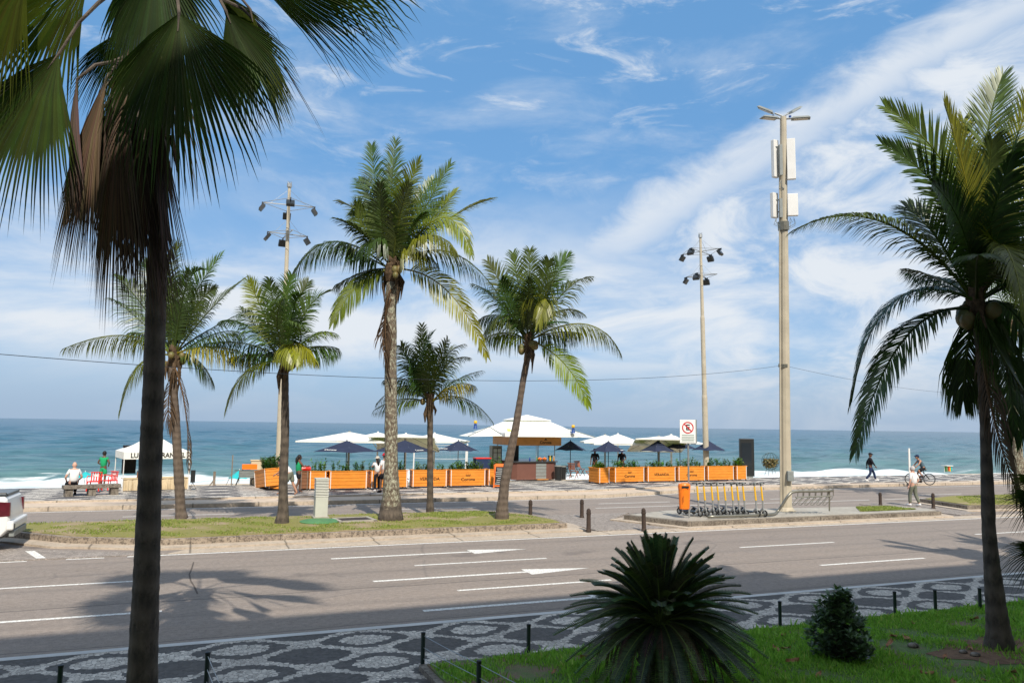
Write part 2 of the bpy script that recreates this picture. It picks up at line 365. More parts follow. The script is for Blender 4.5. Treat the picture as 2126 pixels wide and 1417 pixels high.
M_YEL=mat('scooter_yellow',(.74,.42,.02),.3,.5,var=.06)
M_BLU=mat('blue_plastic',(.02,.07,.26),.4,.5,var=.1)
M_TURQ=mat('turquoise_canvas',(.03,.48,.52),.7,.2,trans=.15,var=.1)
M_GREY=mat('grey_metal',(.24,.26,.25),.5,.4,var=.2,vscale=7)
M_UTIL=mat('utility_grey_paint',(.52,.52,.46),.55,.3,var=.1,vscale=3)
M_GLID=mat('green_cover_paint',(.10,.26,.10),.6,.3,var=.3,vscale=5)
M_CAR=mat('white_car_paint',(.74,.74,.72),.22,.6,var=.03)
M_GLASS=mat('dark_glass',(.02,.025,.03),.08,.7)
M_TAIL=mat('maroon_tail_light',(.11,.010,.018),.15,.7,var=.3,vscale=8)
M_RUB=mat('black_rubber',(.02,.02,.02),.8,.2)
M_SIGNW=mat('sign_white',(.78,.78,.76),.4,.4,var=.05)
M_SIGNR=mat('sign_red',(.55,.01,.015),.4,.4)
M_INK=mat('black_ink',(.012,.012,.012),.6,.2)
M_GREYINK=mat('faded_green_ink',(.25,.33,.27),.6,.2)
M_SKIN=mat('tan_skin',(.42,.22,.14),.55,.4,var=.08)
M_SKIND=mat('brown_skin',(.13,.065,.04),.55,.4,var=.08)
M_SKINP=mat('pale_skin',(.58,.34,.25),.55,.4,var=.08)
M_HAIR=mat('black_hair',(.012,.01,.009),.6,.3)
M_LEAFDRY=mat('dry_brown_leaf',(.42,.22,.12),.7,.2,var=.5,vscale=12,col2=(.26,.12,.06))
def cloth(name,c): return mat(name,c,.85,.15,var=.12,vscale=6,bump=.3,bscale=14)
F_WHITE=cloth('white_cotton',(.76,.75,.74)); F_GREEN=cloth('green_jersey',(.02,.32,.13)); F_BLACK=cloth('black_cloth',(.018,.018,.022))
F_NAVY=cloth('dark_navy_cloth',(.025,.04,.09)); F_GREYT=cloth('grey_green_trousers',(.16,.17,.13)); F_RED=cloth('red_cap_cloth',(.55,.03,.05))
F_YEL=cloth('yellow_print',(.85,.55,.03)); F_BLUE=cloth('dark_blue_shorts',(.05,.07,.13)); F_TOP=cloth('blue_grey_vest',(.10,.16,.20))
F_STRAW=cloth('pale_hat',(.55,.50,.42))
# ------------------------------------------------------------------ the setting: ground, road, beach, sea
def flat(name,poly,z,mt,kind='structure'):
    m_=MB(); m_.sheet(poly,z); o=m_.build(name,mt); o['kind']=kind; return o
def slab(name,poly,z0,z1,mt):
    m_=MB(); m_.prism(poly,z0,z1); return struct(m_.build(name,mt))
def inset(poly,d):
    n=len(poly); out=[]
    for i in range(n):
        a,b_,c_=V(*poly[i-1][:2],0),V(*poly[i][:2],0),V(*poly[(i+1)%n][:2],0)
        e1=(b_-a).normalized(); e2=(c_-b_).normalized(); n1_=V(-e1.y,e1.x,0); n2_=V(-e2.y,e2.x,0)
        k=(n1_+n2_).normalized(); out.append(tuple((b_+k*d/max(.35,k.dot(n1_)))[:2]))
    return out
XL,XR=-160,260
flat('ground',[(-400,-120),(500,-120),(500,36),(-400,36)],-.03,mat('bare_ground',(.25,.21,.17),.9,.1,var=.3,vscale=.5))
slab('road',[(XL,12.30),(XR,12.30),(XR,36),(XL,36)],-.02,0.,M_ASPH)
slab('pavement',[(XL,-10.4),(XR,-10.4),(XR,12.28),(XL,12.28)],-.025,.12,M_COB)
slab('pavement_kerb',[(XL,12.28),(XR,12.28),(XR,12.43),(XL,12.43)],-.01,.125,M_WALKK)
# medians
def median(name,poly,z,kw,km,topm,step=None,off=0.5):
    if step: slab(name+'_kerb_step',[tuple(p) for p in inset(poly,-off)],.0,step,M_TAN)
    slab(name+'_kerb',poly,.001,z,km)
    ip=inset(poly,kw); m_=MB(); m_.prism(ip,z-.05,z+.02); return struct(m_.build(name,topm))
MED1=[(-40,25.3),(-4.6,25.2),(-3.0,23.6),(-.6,22.55),(11.2,22.75),(11.3,23.6),(10.9,25.6),(9.6,26.9),(-40,27.4)]
median('median_lawn',MED1,.2,.2,M_KERB,M_TURFM,.05,.55)
MED2=[(14.2,24.3),(15.25,21.95),(27.2,22.15),(27.6,23.0),(26.9,24.3),(20.6,24.8),(16.4,25.2)]
median('median_island',MED2,.2,.16,M_KERB2,M_CONC,.05,.35)
flat('median_island_grass',[(23.6,22.7),(26.6,22.75),(26.4,24.0),(24.8,24.1)],.235,M_TURFM)
MED3=[(30.4,23.5),(34,23.1),(120,23.1),(120,27.2),(34,27.3),(31.2,26.5)]
median('far_median_lawn',MED3,.2,.2,M_KERB2,M_TURFM,.05,.4)
slab('crossing_paving',[(11.9,21.95),(14.6,21.95),(13.6,24.3),(15.6,26.3),(11.4,26.3),(11.86,23.6)],.0,.035,M_COBP)
slab('crossing_paving_east',[(28.2,22.1),(29.8,22.5),(29.9,23.6),(30.7,26.8),(27.6,26.6),(28.2,23.4)],.0,.035,M_COBP)
slab('parking_bay',[(-40,21.35),(-.5,21.35),(-1.6,21.9),(-3.6,22.9),(-5.2,24.6),(-40,24.7)],.0,.02,M_COBP)
slab('gutter',[(-.5,21.38),(XR,21.5),(XR,21.95),(11.9,21.95),(11.9,22.1),(-.1,21.95)],.0,.012,M_TAN)
# promenade
slab('promenade_kerb',[(XL,32.2),(18,32.3),(25,34.2),(40,34.8),(XR,34.8),(XR,35.1),(40,35.1),(24.9,34.5),(17.9,32.6),(XL,32.5)],-.01,.15,M_TAN)
slab('cycle_path',[(XL,32.5),(17.9,32.6),(24.9,34.5),(40,35.1),(XR,35.1),(XR,35.9),(40,35.9),(24.6,35.6),(17.7,34.2),(XL,34.1)],-.01,.138,mat('cycle_path_surface',(.60,.48,.37),.85,.2,var=.2,vscale=1.5,bump=.2))
slab('promenade',[(XL,34.1),(17.7,34.2),(24.6,35.6),(40,35.9),(XR,35.9),(XR,41.2),(40,41.2),(XL,40.3)],-.01,.16,M_COBF)
slab('promenade_inner_kerb',[(XL,34.0),(17.7,34.1),(24.6,35.5),(24.55,35.72),(17.65,34.32),(XL,34.22)],-.01,.20,M_TAN)
# paint
pm=MB()
def mark(x0,x1,y0,y1=None,wd=.1,z=.004):
    y1=y0 if y1 is None else y1
    pm.sheet([(x0,y0-wd/2),(x1,y1-wd/2),(x1,y1+wd/2),(x0,y0+wd/2)],z)
for k in range(-3,7):
    mark(4.9+k*9.35,8.3+k*9.35,18.02,wd=.11)
    if k!=-1: mark(5.0+k*9.35,8.5+k*9.35,15.1,wd=.11)
mark(-4.4,-.4,15.1,wd=.12)
mark(-1.4,XR,21.22,21.3,.12); mark(-2.7,-1.9,21.22); mark(-4.6,-3.5,21.22); mark(-8,-5.6,21.22)
for y,x0,x1 in ((19.5,3.2,6.9),(16.5,3.6,7.2),(13.68,3.9,7.4)):
    mark(x0,x1,y,wd=.14); pm.sheet([(x1-.1,y-.33),(x1+1.5,y),(x1-.1,y+.33)],.0045)
mark(XL,17.5,31.9,32.0,.12); pm.sheet([(17.5,31.94),(24.6,33.9),(24.6,34.02),(17.5,32.06)],.004); mark(24.6,XR,33.9,34.4,.12)
for k in range(-3,7): mark(7.0+k*9.2,10.6+k*9.2,29.85,wd=.1)
mark(-30,11.2,28.0,wd=.1); mark(15.2,30,28.3,wd=.1); mark(31,XR,28.3,wd=.1)
pm.sheet([(-3.35,21.45),(-3.15,21.45),(-3.6,22.7),(-3.8,22.7)],.024)
pm.sheet([(12.4,12.5),(19,12.5),(19,12.75),(14.6,12.62)],.0042)
struct(pm.build('road_markings',M_PAINT))
q=MB(); pts=[G(x,y,0) for x,y in ((402,1166),(398,1180),(393,1192),(396,1205),(403,1216),(410,1232))]
vs=[]
for p_ in pts: vs+= [(p_.x-.016,p_.y,.0035),(p_.x+.016,p_.y,.0035)]
q.add(vs,[(2*i,2*i+1,2*i+3,2*i+2) for i in range(len(pts)-1)]); struct(q.build('road_tar_seam',mat('tar_seam',(.13,.108,.092),.8,.2,var=.4,vscale=4)))
# near lawns
LZ=.2
LAWN=[(3.05,4.0),(24,4.0),(24,10.02),(2.93,10.02)]
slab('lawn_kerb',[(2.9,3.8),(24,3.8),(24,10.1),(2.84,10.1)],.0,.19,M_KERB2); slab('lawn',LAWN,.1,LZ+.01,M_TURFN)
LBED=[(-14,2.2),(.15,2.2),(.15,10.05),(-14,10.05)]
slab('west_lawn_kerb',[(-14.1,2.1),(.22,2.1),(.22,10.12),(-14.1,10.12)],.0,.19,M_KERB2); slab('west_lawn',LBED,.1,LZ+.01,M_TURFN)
# beach + sea
SEA=-4.0
bm_=MB(); rows=[(40.25,.07),(41.5,.10),(43,.05),(46,-.5),(52,-1.6),(62,-2.6),(74,-3.3),(84,-3.85),(95,-4.6),(120,-6.5)]
xs=[-160+6*i for i in range(71)]
vs=[]; 
for i,(y,z) in enumerate(rows):
    for x in xs: vs.append((x,y,z+(random.uniform(-.09,.09) if 1<i<8 else 0)))
n=len(xs); bm_.add(vs,[(i*n+j,i*n+j+1,(i+1)*n+j+1,(i+1)*n+j) for i in range(len(rows)-1) for j in range(n-1)])
struct(bm_.build('beach',M_SAND,smooth=True))
struct((lambda q:(q.sheet([(-400,35.9),(-160.1,35.9),(-160.1,120),(-400,120)],-3.),q)[1])(MB()).build('far_beach',M_SAND))
M_SEA=bpy.data.materials.new('sea_water'); M_SEA.use_nodes=True; t=NT(M_SEA.node_tree)
out=t.n('ShaderNodeOutputMaterial'); b=t.n('ShaderNodeBsdfPrincipled'); ge=t.n('ShaderNodeNewGeometry').outputs['Position']
s3=t.n('ShaderNodeSeparateXYZ',i_0=ge); X_,Y_,Z_=s3.outputs
wob=t.noise(t.mapv(ge,(.03,.10,1)),1.,5,.6)
Yw=t.math('ADD',Y_,t.math('MULTIPLY',t.math('SUBTRACT',wob,.5),60.))
wc=t.ramp(t.math('MULTIPLY',t.math('LOGARITHM',t.math('DIVIDE',Yw,80.),10.),.5,clamp=True),[(0,(.17,.27,.25)),(.09,(.10,.20,.205)),(.24,(.06,.15,.20)),(.55,(.045,.12,.185)),(1,(.05,.118,.18))])
chop=t.noise(t.mapv(ge,(.10,.5,1)),1.,6,.65)
wc=t.mix(t.ramp(chop,[(.36,.6),(.55,0.)]),wc,(.014,.042,.06))
wc=t.mix(t.ramp(t.noise(t.mapv(ge,(.07,.45,1),(9,2,0)),1.,7,.7),[(.52,0.),(.68,.5)]),wc,(.16,.25,.28))  # paler streaks mixed into the water colour as painted highlights on the chop
# foam: a broken band along the shore plus streaks of older foam and rare whitecaps
f1=t.noise(t.mapv(ge,(.10,.35,1)),1.,7,.68)
Ye=t.math('ADD',Y_,t.math('MULTIPLY_ADD',X_,.10,t.math('MULTIPLY',t.math('SUBTRACT',wob,.5),9.)))
band=t.ramp(t.math('DIVIDE',t.math('SUBTRACT',Ye,70.),80.),[(0,1.),(.46,.98),(.51,.60),(.60,.47),(.9,.30)])
fo=t.ramp(t.math('ADD',band,t.math('MULTIPLY',t.math('SUBTRACT',f1,.5),.7)),[(.60,0.),(.72,1.)])
cap=t.ramp(t.noise(t.mapv(ge,(.18,.8,1),(3,7,0)),1.,8,.72),[(.70,0.),(.76,.55)])
fo=t.math('MAXIMUM',fo,cap)
t.set(b.inputs['Base Color'],t.mix(fo,wc,t.mix(t.ramp(t.noise(t.mapv(ge,(.25,.9,1),(5,5,0)),1.,7,.75),[(.38,0.),(.62,1.)]),(.50,.58,.60),(.84,.85,.85))))
t.set(b.inputs['Roughness'],t.ramp(fo,[(0,.28),(1,.9)])); b.inputs['IOR'].default_value=1.33; b.inputs['Specular IOR Level'].default_value=.42
bh=t.math('ADD',t.noise(t.mapv(ge,(.5,1.6,1)),1.,7,.7),t.math('MULTIPLY',chop,1.2))
bn=t.n('ShaderNodeBump',i_Strength=.8,i_Distance=.35,i_Height=bh); t.l(bn.outputs[0],b.inputs['Normal']); t.l(b.outputs[0],out.inputs[0])
import numpy as np
def sea():
    y=[80.]
    while y[-1]<26000: y.append(y[-1]*1.0125)
    y=np.array(y); s=np.linspace(-2.6,3.6,720); Y,S=np.meshgrid(y,s,indexing='ij'); X=S*Y
    Z=np.full(X.shape,SEA); rs=np.random.RandomState(3)
    for k in range(26):
        L=rs.choice([5,7,10,14,20,32])*rs.uniform(.8,1.25); a=R(90+rs.normal(0,22)); A=.011*L*rs.uniform(.5,1.3)
        ph=rs.uniform(0,6.28); fade=np.clip((L*70-Y)/(L*50),0,1)
        ar=(X*math.cos(a)+Y*math.sin(a))*2*math.pi/L+ph
        Z+=A*.8*fade*(np.sin(ar)+.25*np.cos(2*ar))
    for yc,h,wv,ph in ((105,.38,.9,0.),(97,.25,.8,2.),(122,.42,1.3,4.),(146,.30,1.8,1.)):
        c=yc+2.2*np.sin(X*.045+ph)+1.1*np.sin(X*.13+ph*2); am=h*np.clip(.5+.7*np.sin(X*.033+ph*3),0,1.2)
        Z+=am*np.exp(-((Y-c)/wv)**2)
    sh=np.clip((Y-84)/14,0,1); Z=SEA+(Z-SEA)*(.15+.85*sh)
    k,n=X.shape; co=np.stack([X,Y,Z],-1).reshape(-1,3); idx=np.arange(k*n).reshape(k,n)
    q=np.stack([idx[:-1,:-1],idx[:-1,1:],idx[1:,1:],idx[1:,:-1]],-1).reshape(-1,4)
    me=bpy.data.meshes.new('sea'); me.vertices.add(len(co)); me.vertices.foreach_set('co',co.ravel())
    me.loops.add(q.size); me.loops.foreach_set('vertex_index',q.ravel().astype(np.int32))
    me.polygons.add(len(q)); me.polygons.foreach_set('loop_start',np.arange(0,q.size,4)); me.polygons.foreach_set('loop_total',np.full(len(q),4))
    me.update(calc_edges=True); me.polygons.foreach_set('use_smooth',[True]*len(q)); me.materials.append(M_SEA)
    o=bpy.data.objects.new('sea',me); coll.objects.link(o); o['kind']='structure'
sea()
# grass blades
def npmesh(name,co,quads,m_,kind='stuff'):
    me=bpy.data.meshes.new(name); me.vertices.add(len(co)); me.vertices.foreach_set('co',co.ravel())
    k=quads.shape[1]; me.loops.add(quads.size); me.loops.foreach_set('vertex_index',quads.ravel().astype(np.int32))
    me.polygons.add(len(quads)); me.polygons.foreach_set('loop_start',np.arange(0,quads.size,k)); me.polygons.foreach_set('loop_total',np.full(len(quads),k))
    me.update(calc_edges=True); me.materials.append(m_); o=bpy.data.objects.new(name,me); coll.objects.link(o); o['kind']=kind; return o
def inpoly(x,y,poly):
    r=np.zeros(x.shape,bool); n=len(poly)
    for i in range(n):
        x1,y1=poly[i][:2]; x2,y2=poly[(i+1)%n][:2]
        if y1==y2: continue
        c=((y1>y)!=(y2>y))&(x<(x2-x1)*(y-y1)/(y2-y1)+x1); r^=c
    return r
def blades(name,poly,n,h,wd,z,m_,seed,bare=None,thr=.1):
    rs=np.random.RandomState(seed); px=np.array([p[0] for p in poly]); py=np.array([p[1] for p in poly])
    x=rs.uniform(px.min(),px.max(),n); y=rs.uniform(py.min(),py.max(),n)
    dens=np.sin(x*1.9+np.sin(y*2.3)*1.3)*np.cos(y*2.6+np.sin(x*1.1)*1.7)+.5*np.sin(x*5.1+y*3.7)+.4*np.sin(x*.7-y*1.3+seed)
    k=inpoly(x,y,poly)&(dens+rs.normal(0,.35,n)>-thr*10)
    if bare:
        for bx,by,br in bare: k&=((x-bx)**2+(y-by)**2)>(br*rs.uniform(.5,1.2,n))**2
    x=x[k]; y=y[k]; n=len(x); a=rs.uniform(0,6.283,n); hh=h*rs.uniform(.4,1.2,n); l=rs.uniform(0,.9,n)*hh; b_=a+rs.normal(0,.8,n)+1.57
    w2=wd*.5; cx,sx=np.cos(a)*w2,np.sin(a)*w2; lx,ly=np.cos(b_)*l,np.sin(b_)*l
    p=np.stack([np.stack([x-cx,y-sx,np.full(n,z)],1),np.stack([x+cx,y+sx,np.full(n,z)],1),np.stack([x+cx*.7+lx*.45,y+sx*.7+ly*.45,z+hh*.65],1),np.stack([x+lx,y+ly,z+hh],1)],1).reshape(-1,3)
    q=np.arange(n*4).reshape(n,4); return npmesh(name,p,q,m_)
FB=G(2076,1345,.2)
q=MB(); q.sheet([(FB.x+math.cos(k*.35)*(1.05+.22*math.sin(k*1.7))-.15,FB.y+math.sin(k*.35)*(.62+.12*math.cos(k*2.3))-.1) for k in range(18)],LZ+.016)
struct(q.build('bare_soil_patch',mat('bare_brown_soil',(.24,.15,.095),.95,.1,var=.45,vscale=7,bump=.8,bscale=25)))
blades('lawn_grass',[(3.0,7.0),(16,6.0),(16,10.0),(2.95,10.0)],150000,.065,.016,LZ,M_BLADE,1,[(FB.x-.9,FB.y-.25,.75),(FB.x+.4,FB.y,.8),(9.6,8.5,.5)],.06)
blades('lawn_tufts',[(3.0,7.0),(16,6.0),(16,10.0),(2.95,10.0)],14000,.13,.03,LZ,M_BLADE,9,[(FB.x-.6,FB.y-.25,.6)],-.02)
blades('west_lawn_grass',[(-4,8.4),(.1,8.4),(.1,10.0),(-4,10.0)],12000,.06,.012,LZ,M_BLADE,2)
blades('median_grass',inset(MED1,.22)[:0] or [(-9,25.45),(-4.4,25.4),(-2.8,23.85),(-.5,22.8),(11.0,23.0),(10.7,25.5),(9.5,26.65),(-9,27.1)],60000,.05,.03,.21,M_BLADEM,4,[(8.6,24.2,.9),(6.2,25.0,.7),(2.6,25.1,.6),(9.7,24.4,.6),(5.0,23.9,.5)],-.01)
blades('far_median_grass',[(31.2,24.0),(34.3,23.5),(60,23.5),(60,26.9),(34,26.9)],26000,.05,.035,.21,M_BLADEM,5,None,.05)
blades('median_island_grass',[(23.6,22.7),(26.6,22.75),(26.4,24.0),(24.8,24.1)],3000,.05,.03,.235,M_BLADEM,6)
# ------------------------------------------------------------------ palms
ZUP=V(0,0,1)
def frond(mb,p0,pm_,p2,Lm,n=46,grav=.45,face=None,tint=(1,1,1),wd=.045,r0=.032,rng=random,petiole=.16):
    # quadratic curve through p0, pm_ (middle), p2
    c=pm_*2-(p0+p2)*.5
    B=lambda t:p0*(1-t)**2+c*2*t*(1-t)+p2*t*t
    D=lambda t:((c-p0)*2*(1-t)+(p2-c)*2*t).normalized()
    mb.tube([B(i/11) for i in range(12)],[r0*(1-.85*i/11)+.003 for i in range(12)],5,col=(tint[0]*1.25,tint[1]*1.12,tint[2]*.9))
    L=sum((B((i+1)/10)-B(i/10)).length for i in range(10))
    for i in range(n):
        t=petiole+(1-petiole)*(i+rng.random()*.5)/n
        o=B(t); T_=D(t)
        if face is None:
            wv=min(.8,max(0,(T_.z-.45)*1.3))
        else: wv=face
        ref=(ZUP*(1-wv)-FW*wv); S=T_.cross(ref)
        if S.length<.05: S=T_.cross(V(1,0,0))
        S.normalize(); N=S.cross(T_).normalized()
        u=(t-petiole)/(1-petiole)
        ll=Lm*min(1.,.45+2.2*u)*(1-u**2.6*.72)*rng.uniform(.86,1.06)
        ang=R(62-38*u)+rng.uniform(-.13,.13)
        for s_ in (-1,1):
            d=(S*s_*math.sin(ang)+T_*math.cos(ang)+N*.18).normalized()
            if rng.random()<.025: continue
            wvec=(T_-d*T_.dot(d)).normalized()*wd*.5; pts=[o]; q=o.copy(); dd=d.copy(); k=3
            for j in range(k):
                dd=(dd-ZUP*grav*(.35+.5*j)*rng.uniform(.7,1.25)).normalized(); q=q+dd*ll/k; pts.append(q.copy())
            ws=(.45,1.,.8,.06); vs=[]
            for pp,wk in zip(pts,ws): vs+= [pp-wvec*wk,pp+wvec*wk]
            mb.add(vs,[(0,1,3,2),(2,3,5,4),(4,5,7,6)],tint)
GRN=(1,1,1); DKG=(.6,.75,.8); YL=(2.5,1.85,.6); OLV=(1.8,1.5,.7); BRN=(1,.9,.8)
def trunk_pts(spec,D,k=4):
    pts=[];rad=[]
    for i in range(len(spec)-1):
        a,b_=spec[i],spec[i+1]
        for j in range(k):
            f=j/k; pts.append(P(a[0]+(b_[0]-a[0])*f,a[1]+(b_[1]-a[1])*f,D)); rad.append((a[2]+(b_[2]-a[2])*f)/2*D/FP)
    a=spec[-1]; pts.append(P(a[0],a[1],D)); rad.append(a[2]/2*D/FP); return pts,rad
def coco_palm(name,label,base,trunk,cc,fr,Lm,bark_,seed,n=44,fill=6,fl=2.2,wd=.045,dead=(),nuts=6,group=None,r0=.03,fillm=1.,sheath=1.,flare=False):
    rng=random.Random(seed); D=depth(base); root=thing(name,label,'palm tree',base,0,group)
    tp,tr=trunk_pts(trunk,D); tp[0]=base.copy()
    ring=[]; pp=[]
    tot=len(tp)
    for i in range(tot-1):
        sub=max(2,int((tp[i+1]-tp[i]).length/.09))
        for j in range(sub):
            f=j/sub; pp.append(tp[i].lerp(tp[i+1],f)); ring.append((tr[i]*(1-f)+tr[i+1]*f)*(1+.018*(1 if len(pp)%2 else -1)+rng.uniform(-.03,.03)+.03*math.sin(len(pp)*.37)))
    pp.append(tp[-1]); ring.append(tr[-1])
    m_=MB(base); m_.tube(pp,ring,14); m_.build('trunk',bark_,root,smooth=True)
    if flare:
        m_=MB(base); rb=tr[0]; m_.tube([base-ZUP*.02,base+ZUP*.12,base+ZUP*.32,base+ZUP*.6,base+ZUP*.85],[rb*1.12,rb*1.04,rb*.93,rb*.80,rb*.70],16); q_=m_.build('root_flare',M_BARKD,root,smooth=True)
        for v in q_.data.vertices: v.co.x+=rng.uniform(-.015,.015); v.co.y+=rng.uniform(-.015,.015); v.co.z+=rng.uniform(-.05,.05) if v.co.z>.7 else 0
    c0=P(cc[0],cc[1],D); m_=MB(base)
    for f_ in fr:
        mx,my,tx,ty=f_[:4]; dz=f_[4] if len(f_)>4 else 0; tn=f_[5] if len(f_)>5 else GRN; face=f_[6] if len(f_)>6 else None
        gv=f_[7] if len(f_)>7 else (1.25 if ty>cc[1]-60 else .55 if ty>cc[1]-140 else .26); lk=1.25 if gv>.8 else 1.0 if gv>.5 else .84
        tn=tuple(x*rng.uniform(.85,1.15) for x in tn)
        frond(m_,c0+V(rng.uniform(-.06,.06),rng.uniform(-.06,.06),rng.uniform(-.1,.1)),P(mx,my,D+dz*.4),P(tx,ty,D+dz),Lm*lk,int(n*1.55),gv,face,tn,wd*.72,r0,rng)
    for i in range(fill//3):
        a=rng.uniform(0,6.283); e=rng.uniform(.35,1.35); L=fl*rng.uniform(.75,1.1)
        h=FW*math.cos(a)+RT*math.sin(a)*fillm; d=(V(h.x,h.y,0)*math.cos(e)+ZUP*math.sin(e))
        pm1=c0+d*L*.55; p2=c0+d*L*.95-ZUP*L*.18*math.cos(e)+V(h.x,h.y,0)*L*.15
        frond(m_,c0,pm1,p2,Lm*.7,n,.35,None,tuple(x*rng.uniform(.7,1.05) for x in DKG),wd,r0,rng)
    m_.build('crown',M_LEAF,root,colattr=True)
    if dead:
        m_=MB(base)
        for x0,y0,mx,my,tx,ty,dz in dead:
            frond(m_,P(x0,y0,D-.2),P(mx,my,D+dz),P(tx,ty,D+dz),Lm*.75,int(n*.7),.9,None,(.62,.56,.5),wd*.8,r0,rng,.05)
        m_.build('dead_frond',M_DEAD,root,colattr=True)
    m_=MB(base); rr=tr[-1]*1.15; ax=(tp[-1]-tp[-2]).normalized()
    for i in range(int(16*sheath)):
        a=rng.uniform(0,6.283); h=rng.uniform(-.35,.35); d=RT*math.cos(a)+FW*math.sin(a)
        s0=c0+ax*h*.6; s1=s0+d*rr*rng.uniform(1.2,1.9)+ZUP*rng.uniform(.1,.35); m_.tube([s0,s0.lerp(s1,.6),s1],[rr*.7,rr*.45,rr*.12],6)
    for i in range(int(7*sheath)):
        a=rng.uniform(0,6.283); d=RT*math.cos(a)+FW*math.sin(a); s0=c0-ax*.1+d*rr; L=rng.uniform(.3,1.0)*Lm
        m_.tube([s0,s0+d*rr*.7-ZUP*L*.5,s0+d*rr*.5-ZUP*L],[.035,.05,.01],5)
    m_.tube([c0-ax*.35,c0-ax*.1,c0+ax*.2,c0+ax*.4],[rr*.9,rr*1.25,rr*1.1,rr*.4],10)
    m_.build('leaf_base',M_FIBRE,root)
    if nuts:
        for i in range(nuts):
            a=rng.uniform(0,6.283); d=RT*math.cos(a)+FW*math.sin(a); q=MB(base); q.ball(c0+d*rr*rng.uniform(1.7,2.6)-ZUP*rng.uniform(-.05,.3),rng.uniform(.09,.12),8,sz=1.2); q.build('coconut',M_COCO,root,smooth=True)
    return root
coco_palm('coconut_palm','coconut palm partly hidden behind the dark foreground trunk, dead frond hanging down its stem',G(377,1076,.2),
 [(377,1076,26),(375,1060,21),(372,1000,20),(366,900,18),(358,760,15)],(360,740),
 [(262,696,135,722,0,OLV),(292,755,250,852,-.5,YL),(300,640,238,572,0),(290,665,232,620,.4),(345,620,372,505,.3),(330,610,300,545,.3,DKG),(400,620,460,530,0),(385,600,425,560,-.5),
  (430,650,508,578,0),(450,720,540,748,-.6,YL),(440,695,500,690,.5),(405,640,450,600,-1,GRN,.8),(375,640,395,560,-1.2,DKG,.9),(425,690,520,640,.6,DKG),(400,740,440,790,.5),(330,700,270,690,1,DKG),(355,640,345,560,-.6)],
 1.0,M_BARK,11,dead=[(362,760,385,850,392,975,-.4),(362,760,350,830,352,900,-.3)],fill=7)
coco_palm('coconut_palm','coconut palm with a yellow front frond, growing just left of the grey louvred cabinet',G(585,1086,.2),
 [(585,1086,30),(588,1060,22),(588,1000,18),(592,900,17),(592,772,14)],(592,752),
 [(515,768,470,850,-.3,OLV),(520,715,430,712,.5,DKG),(520,680,462,668,0),(550,655,515,582,0,OLV),(570,650,560,580,-.4),(590,650,606,572,0),(612,650,640,585,.4,DKG),(632,650,686,604,0),(625,700,600,665,-1.5),
  (645,700,695,692,0,OLV),(612,712,655,748,-1.3,YL),(606,715,612,752,-1.5,YL),(650,722,700,722,.4),(540,735,480,742,.6,DKG),(575,670,590,620,-1.4,GRN,.9),(605,660,622,610,-.8,DKG),(540,690,500,640,.5,DKG)],
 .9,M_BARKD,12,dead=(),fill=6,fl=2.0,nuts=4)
coco_palm('coconut_palm','tallest median coconut palm, its lichen spotted trunk flared at the foot',G(811,1079,.2),
 [(811,1079,50),(811,1060,42),(812,1030,36),(812,980,29),(812,900,26),(811,760,25),(810,640,26),(815,585,24)],(815,562),
 [(685,502,596,600,0),(745,590,692,670,-.8,OLV,.5,.6),(765,462,705,420,.2),(786,428,772,302,.3,DKG),(812,420,822,292,.4),(836,430,872,335,-.5,OLV),(872,450,936,340,.2),(885,470,948,398,.4,OLV),(922,462,1022,413,.3,OLV),
  (915,452,978,530,-.9,YL,.5,.7),(885,490,945,520,-1.2,OLV),(940,525,1062,655,.2),(925,600,1012,742,-.5,YL,.8,.35),(760,480,735,430,-.5),(825,470,850,380,-1.3,GRN,.9),(795,470,790,380,-1.1,DKG,.9),(790,500,748,520,-1,DKG),(780,440,745,372,.8,DKG),
  (850,460,900,372,.8,DKG),(740,520,720,505,.5,DKG),(808,450,812,350,.9,DKG),(850,520,905,545,-.5,OLV),(772,560,700,590,.6,DKG)],
 1.05,M_BARKL,13,n=54,fill=8,fl=3.0,wd=.05,dead=[(812,600,800,660,806,760,-.35),(812,620,795,700,812,800,-.3)],nuts=5,sheath=1.6,flare=True)
coco_palm('coconut_palm','shortest coconut palm with a thin straight stem, between the tallest palm and the leaning palm',G(893,1062,.2),
 [(893,1062,17),(893,1040,14),(893,950,12),(893,850,12)],(893,835),
 [(842,800,783,836,0),(835,828,778,850,-.4),(855,765,832,718,0),(882,760,876,674,.3),(872,755,900,690,-.6),(915,755,962,715,0),(925,760,972,742,.4,DKG),(938,795,998,770,0),(940,800,984,800,-.5,YL),(962,826,1022,874,0),
  (848,790,800,788,.5,DKG),(890,770,893,715,-1,DKG,.9),(905,770,930,705,-.6),(865,780,845,740,-.7,DKG)],
 .85,M_BARKD,14,n=40,fill=6,fl=1.9,nuts=3)
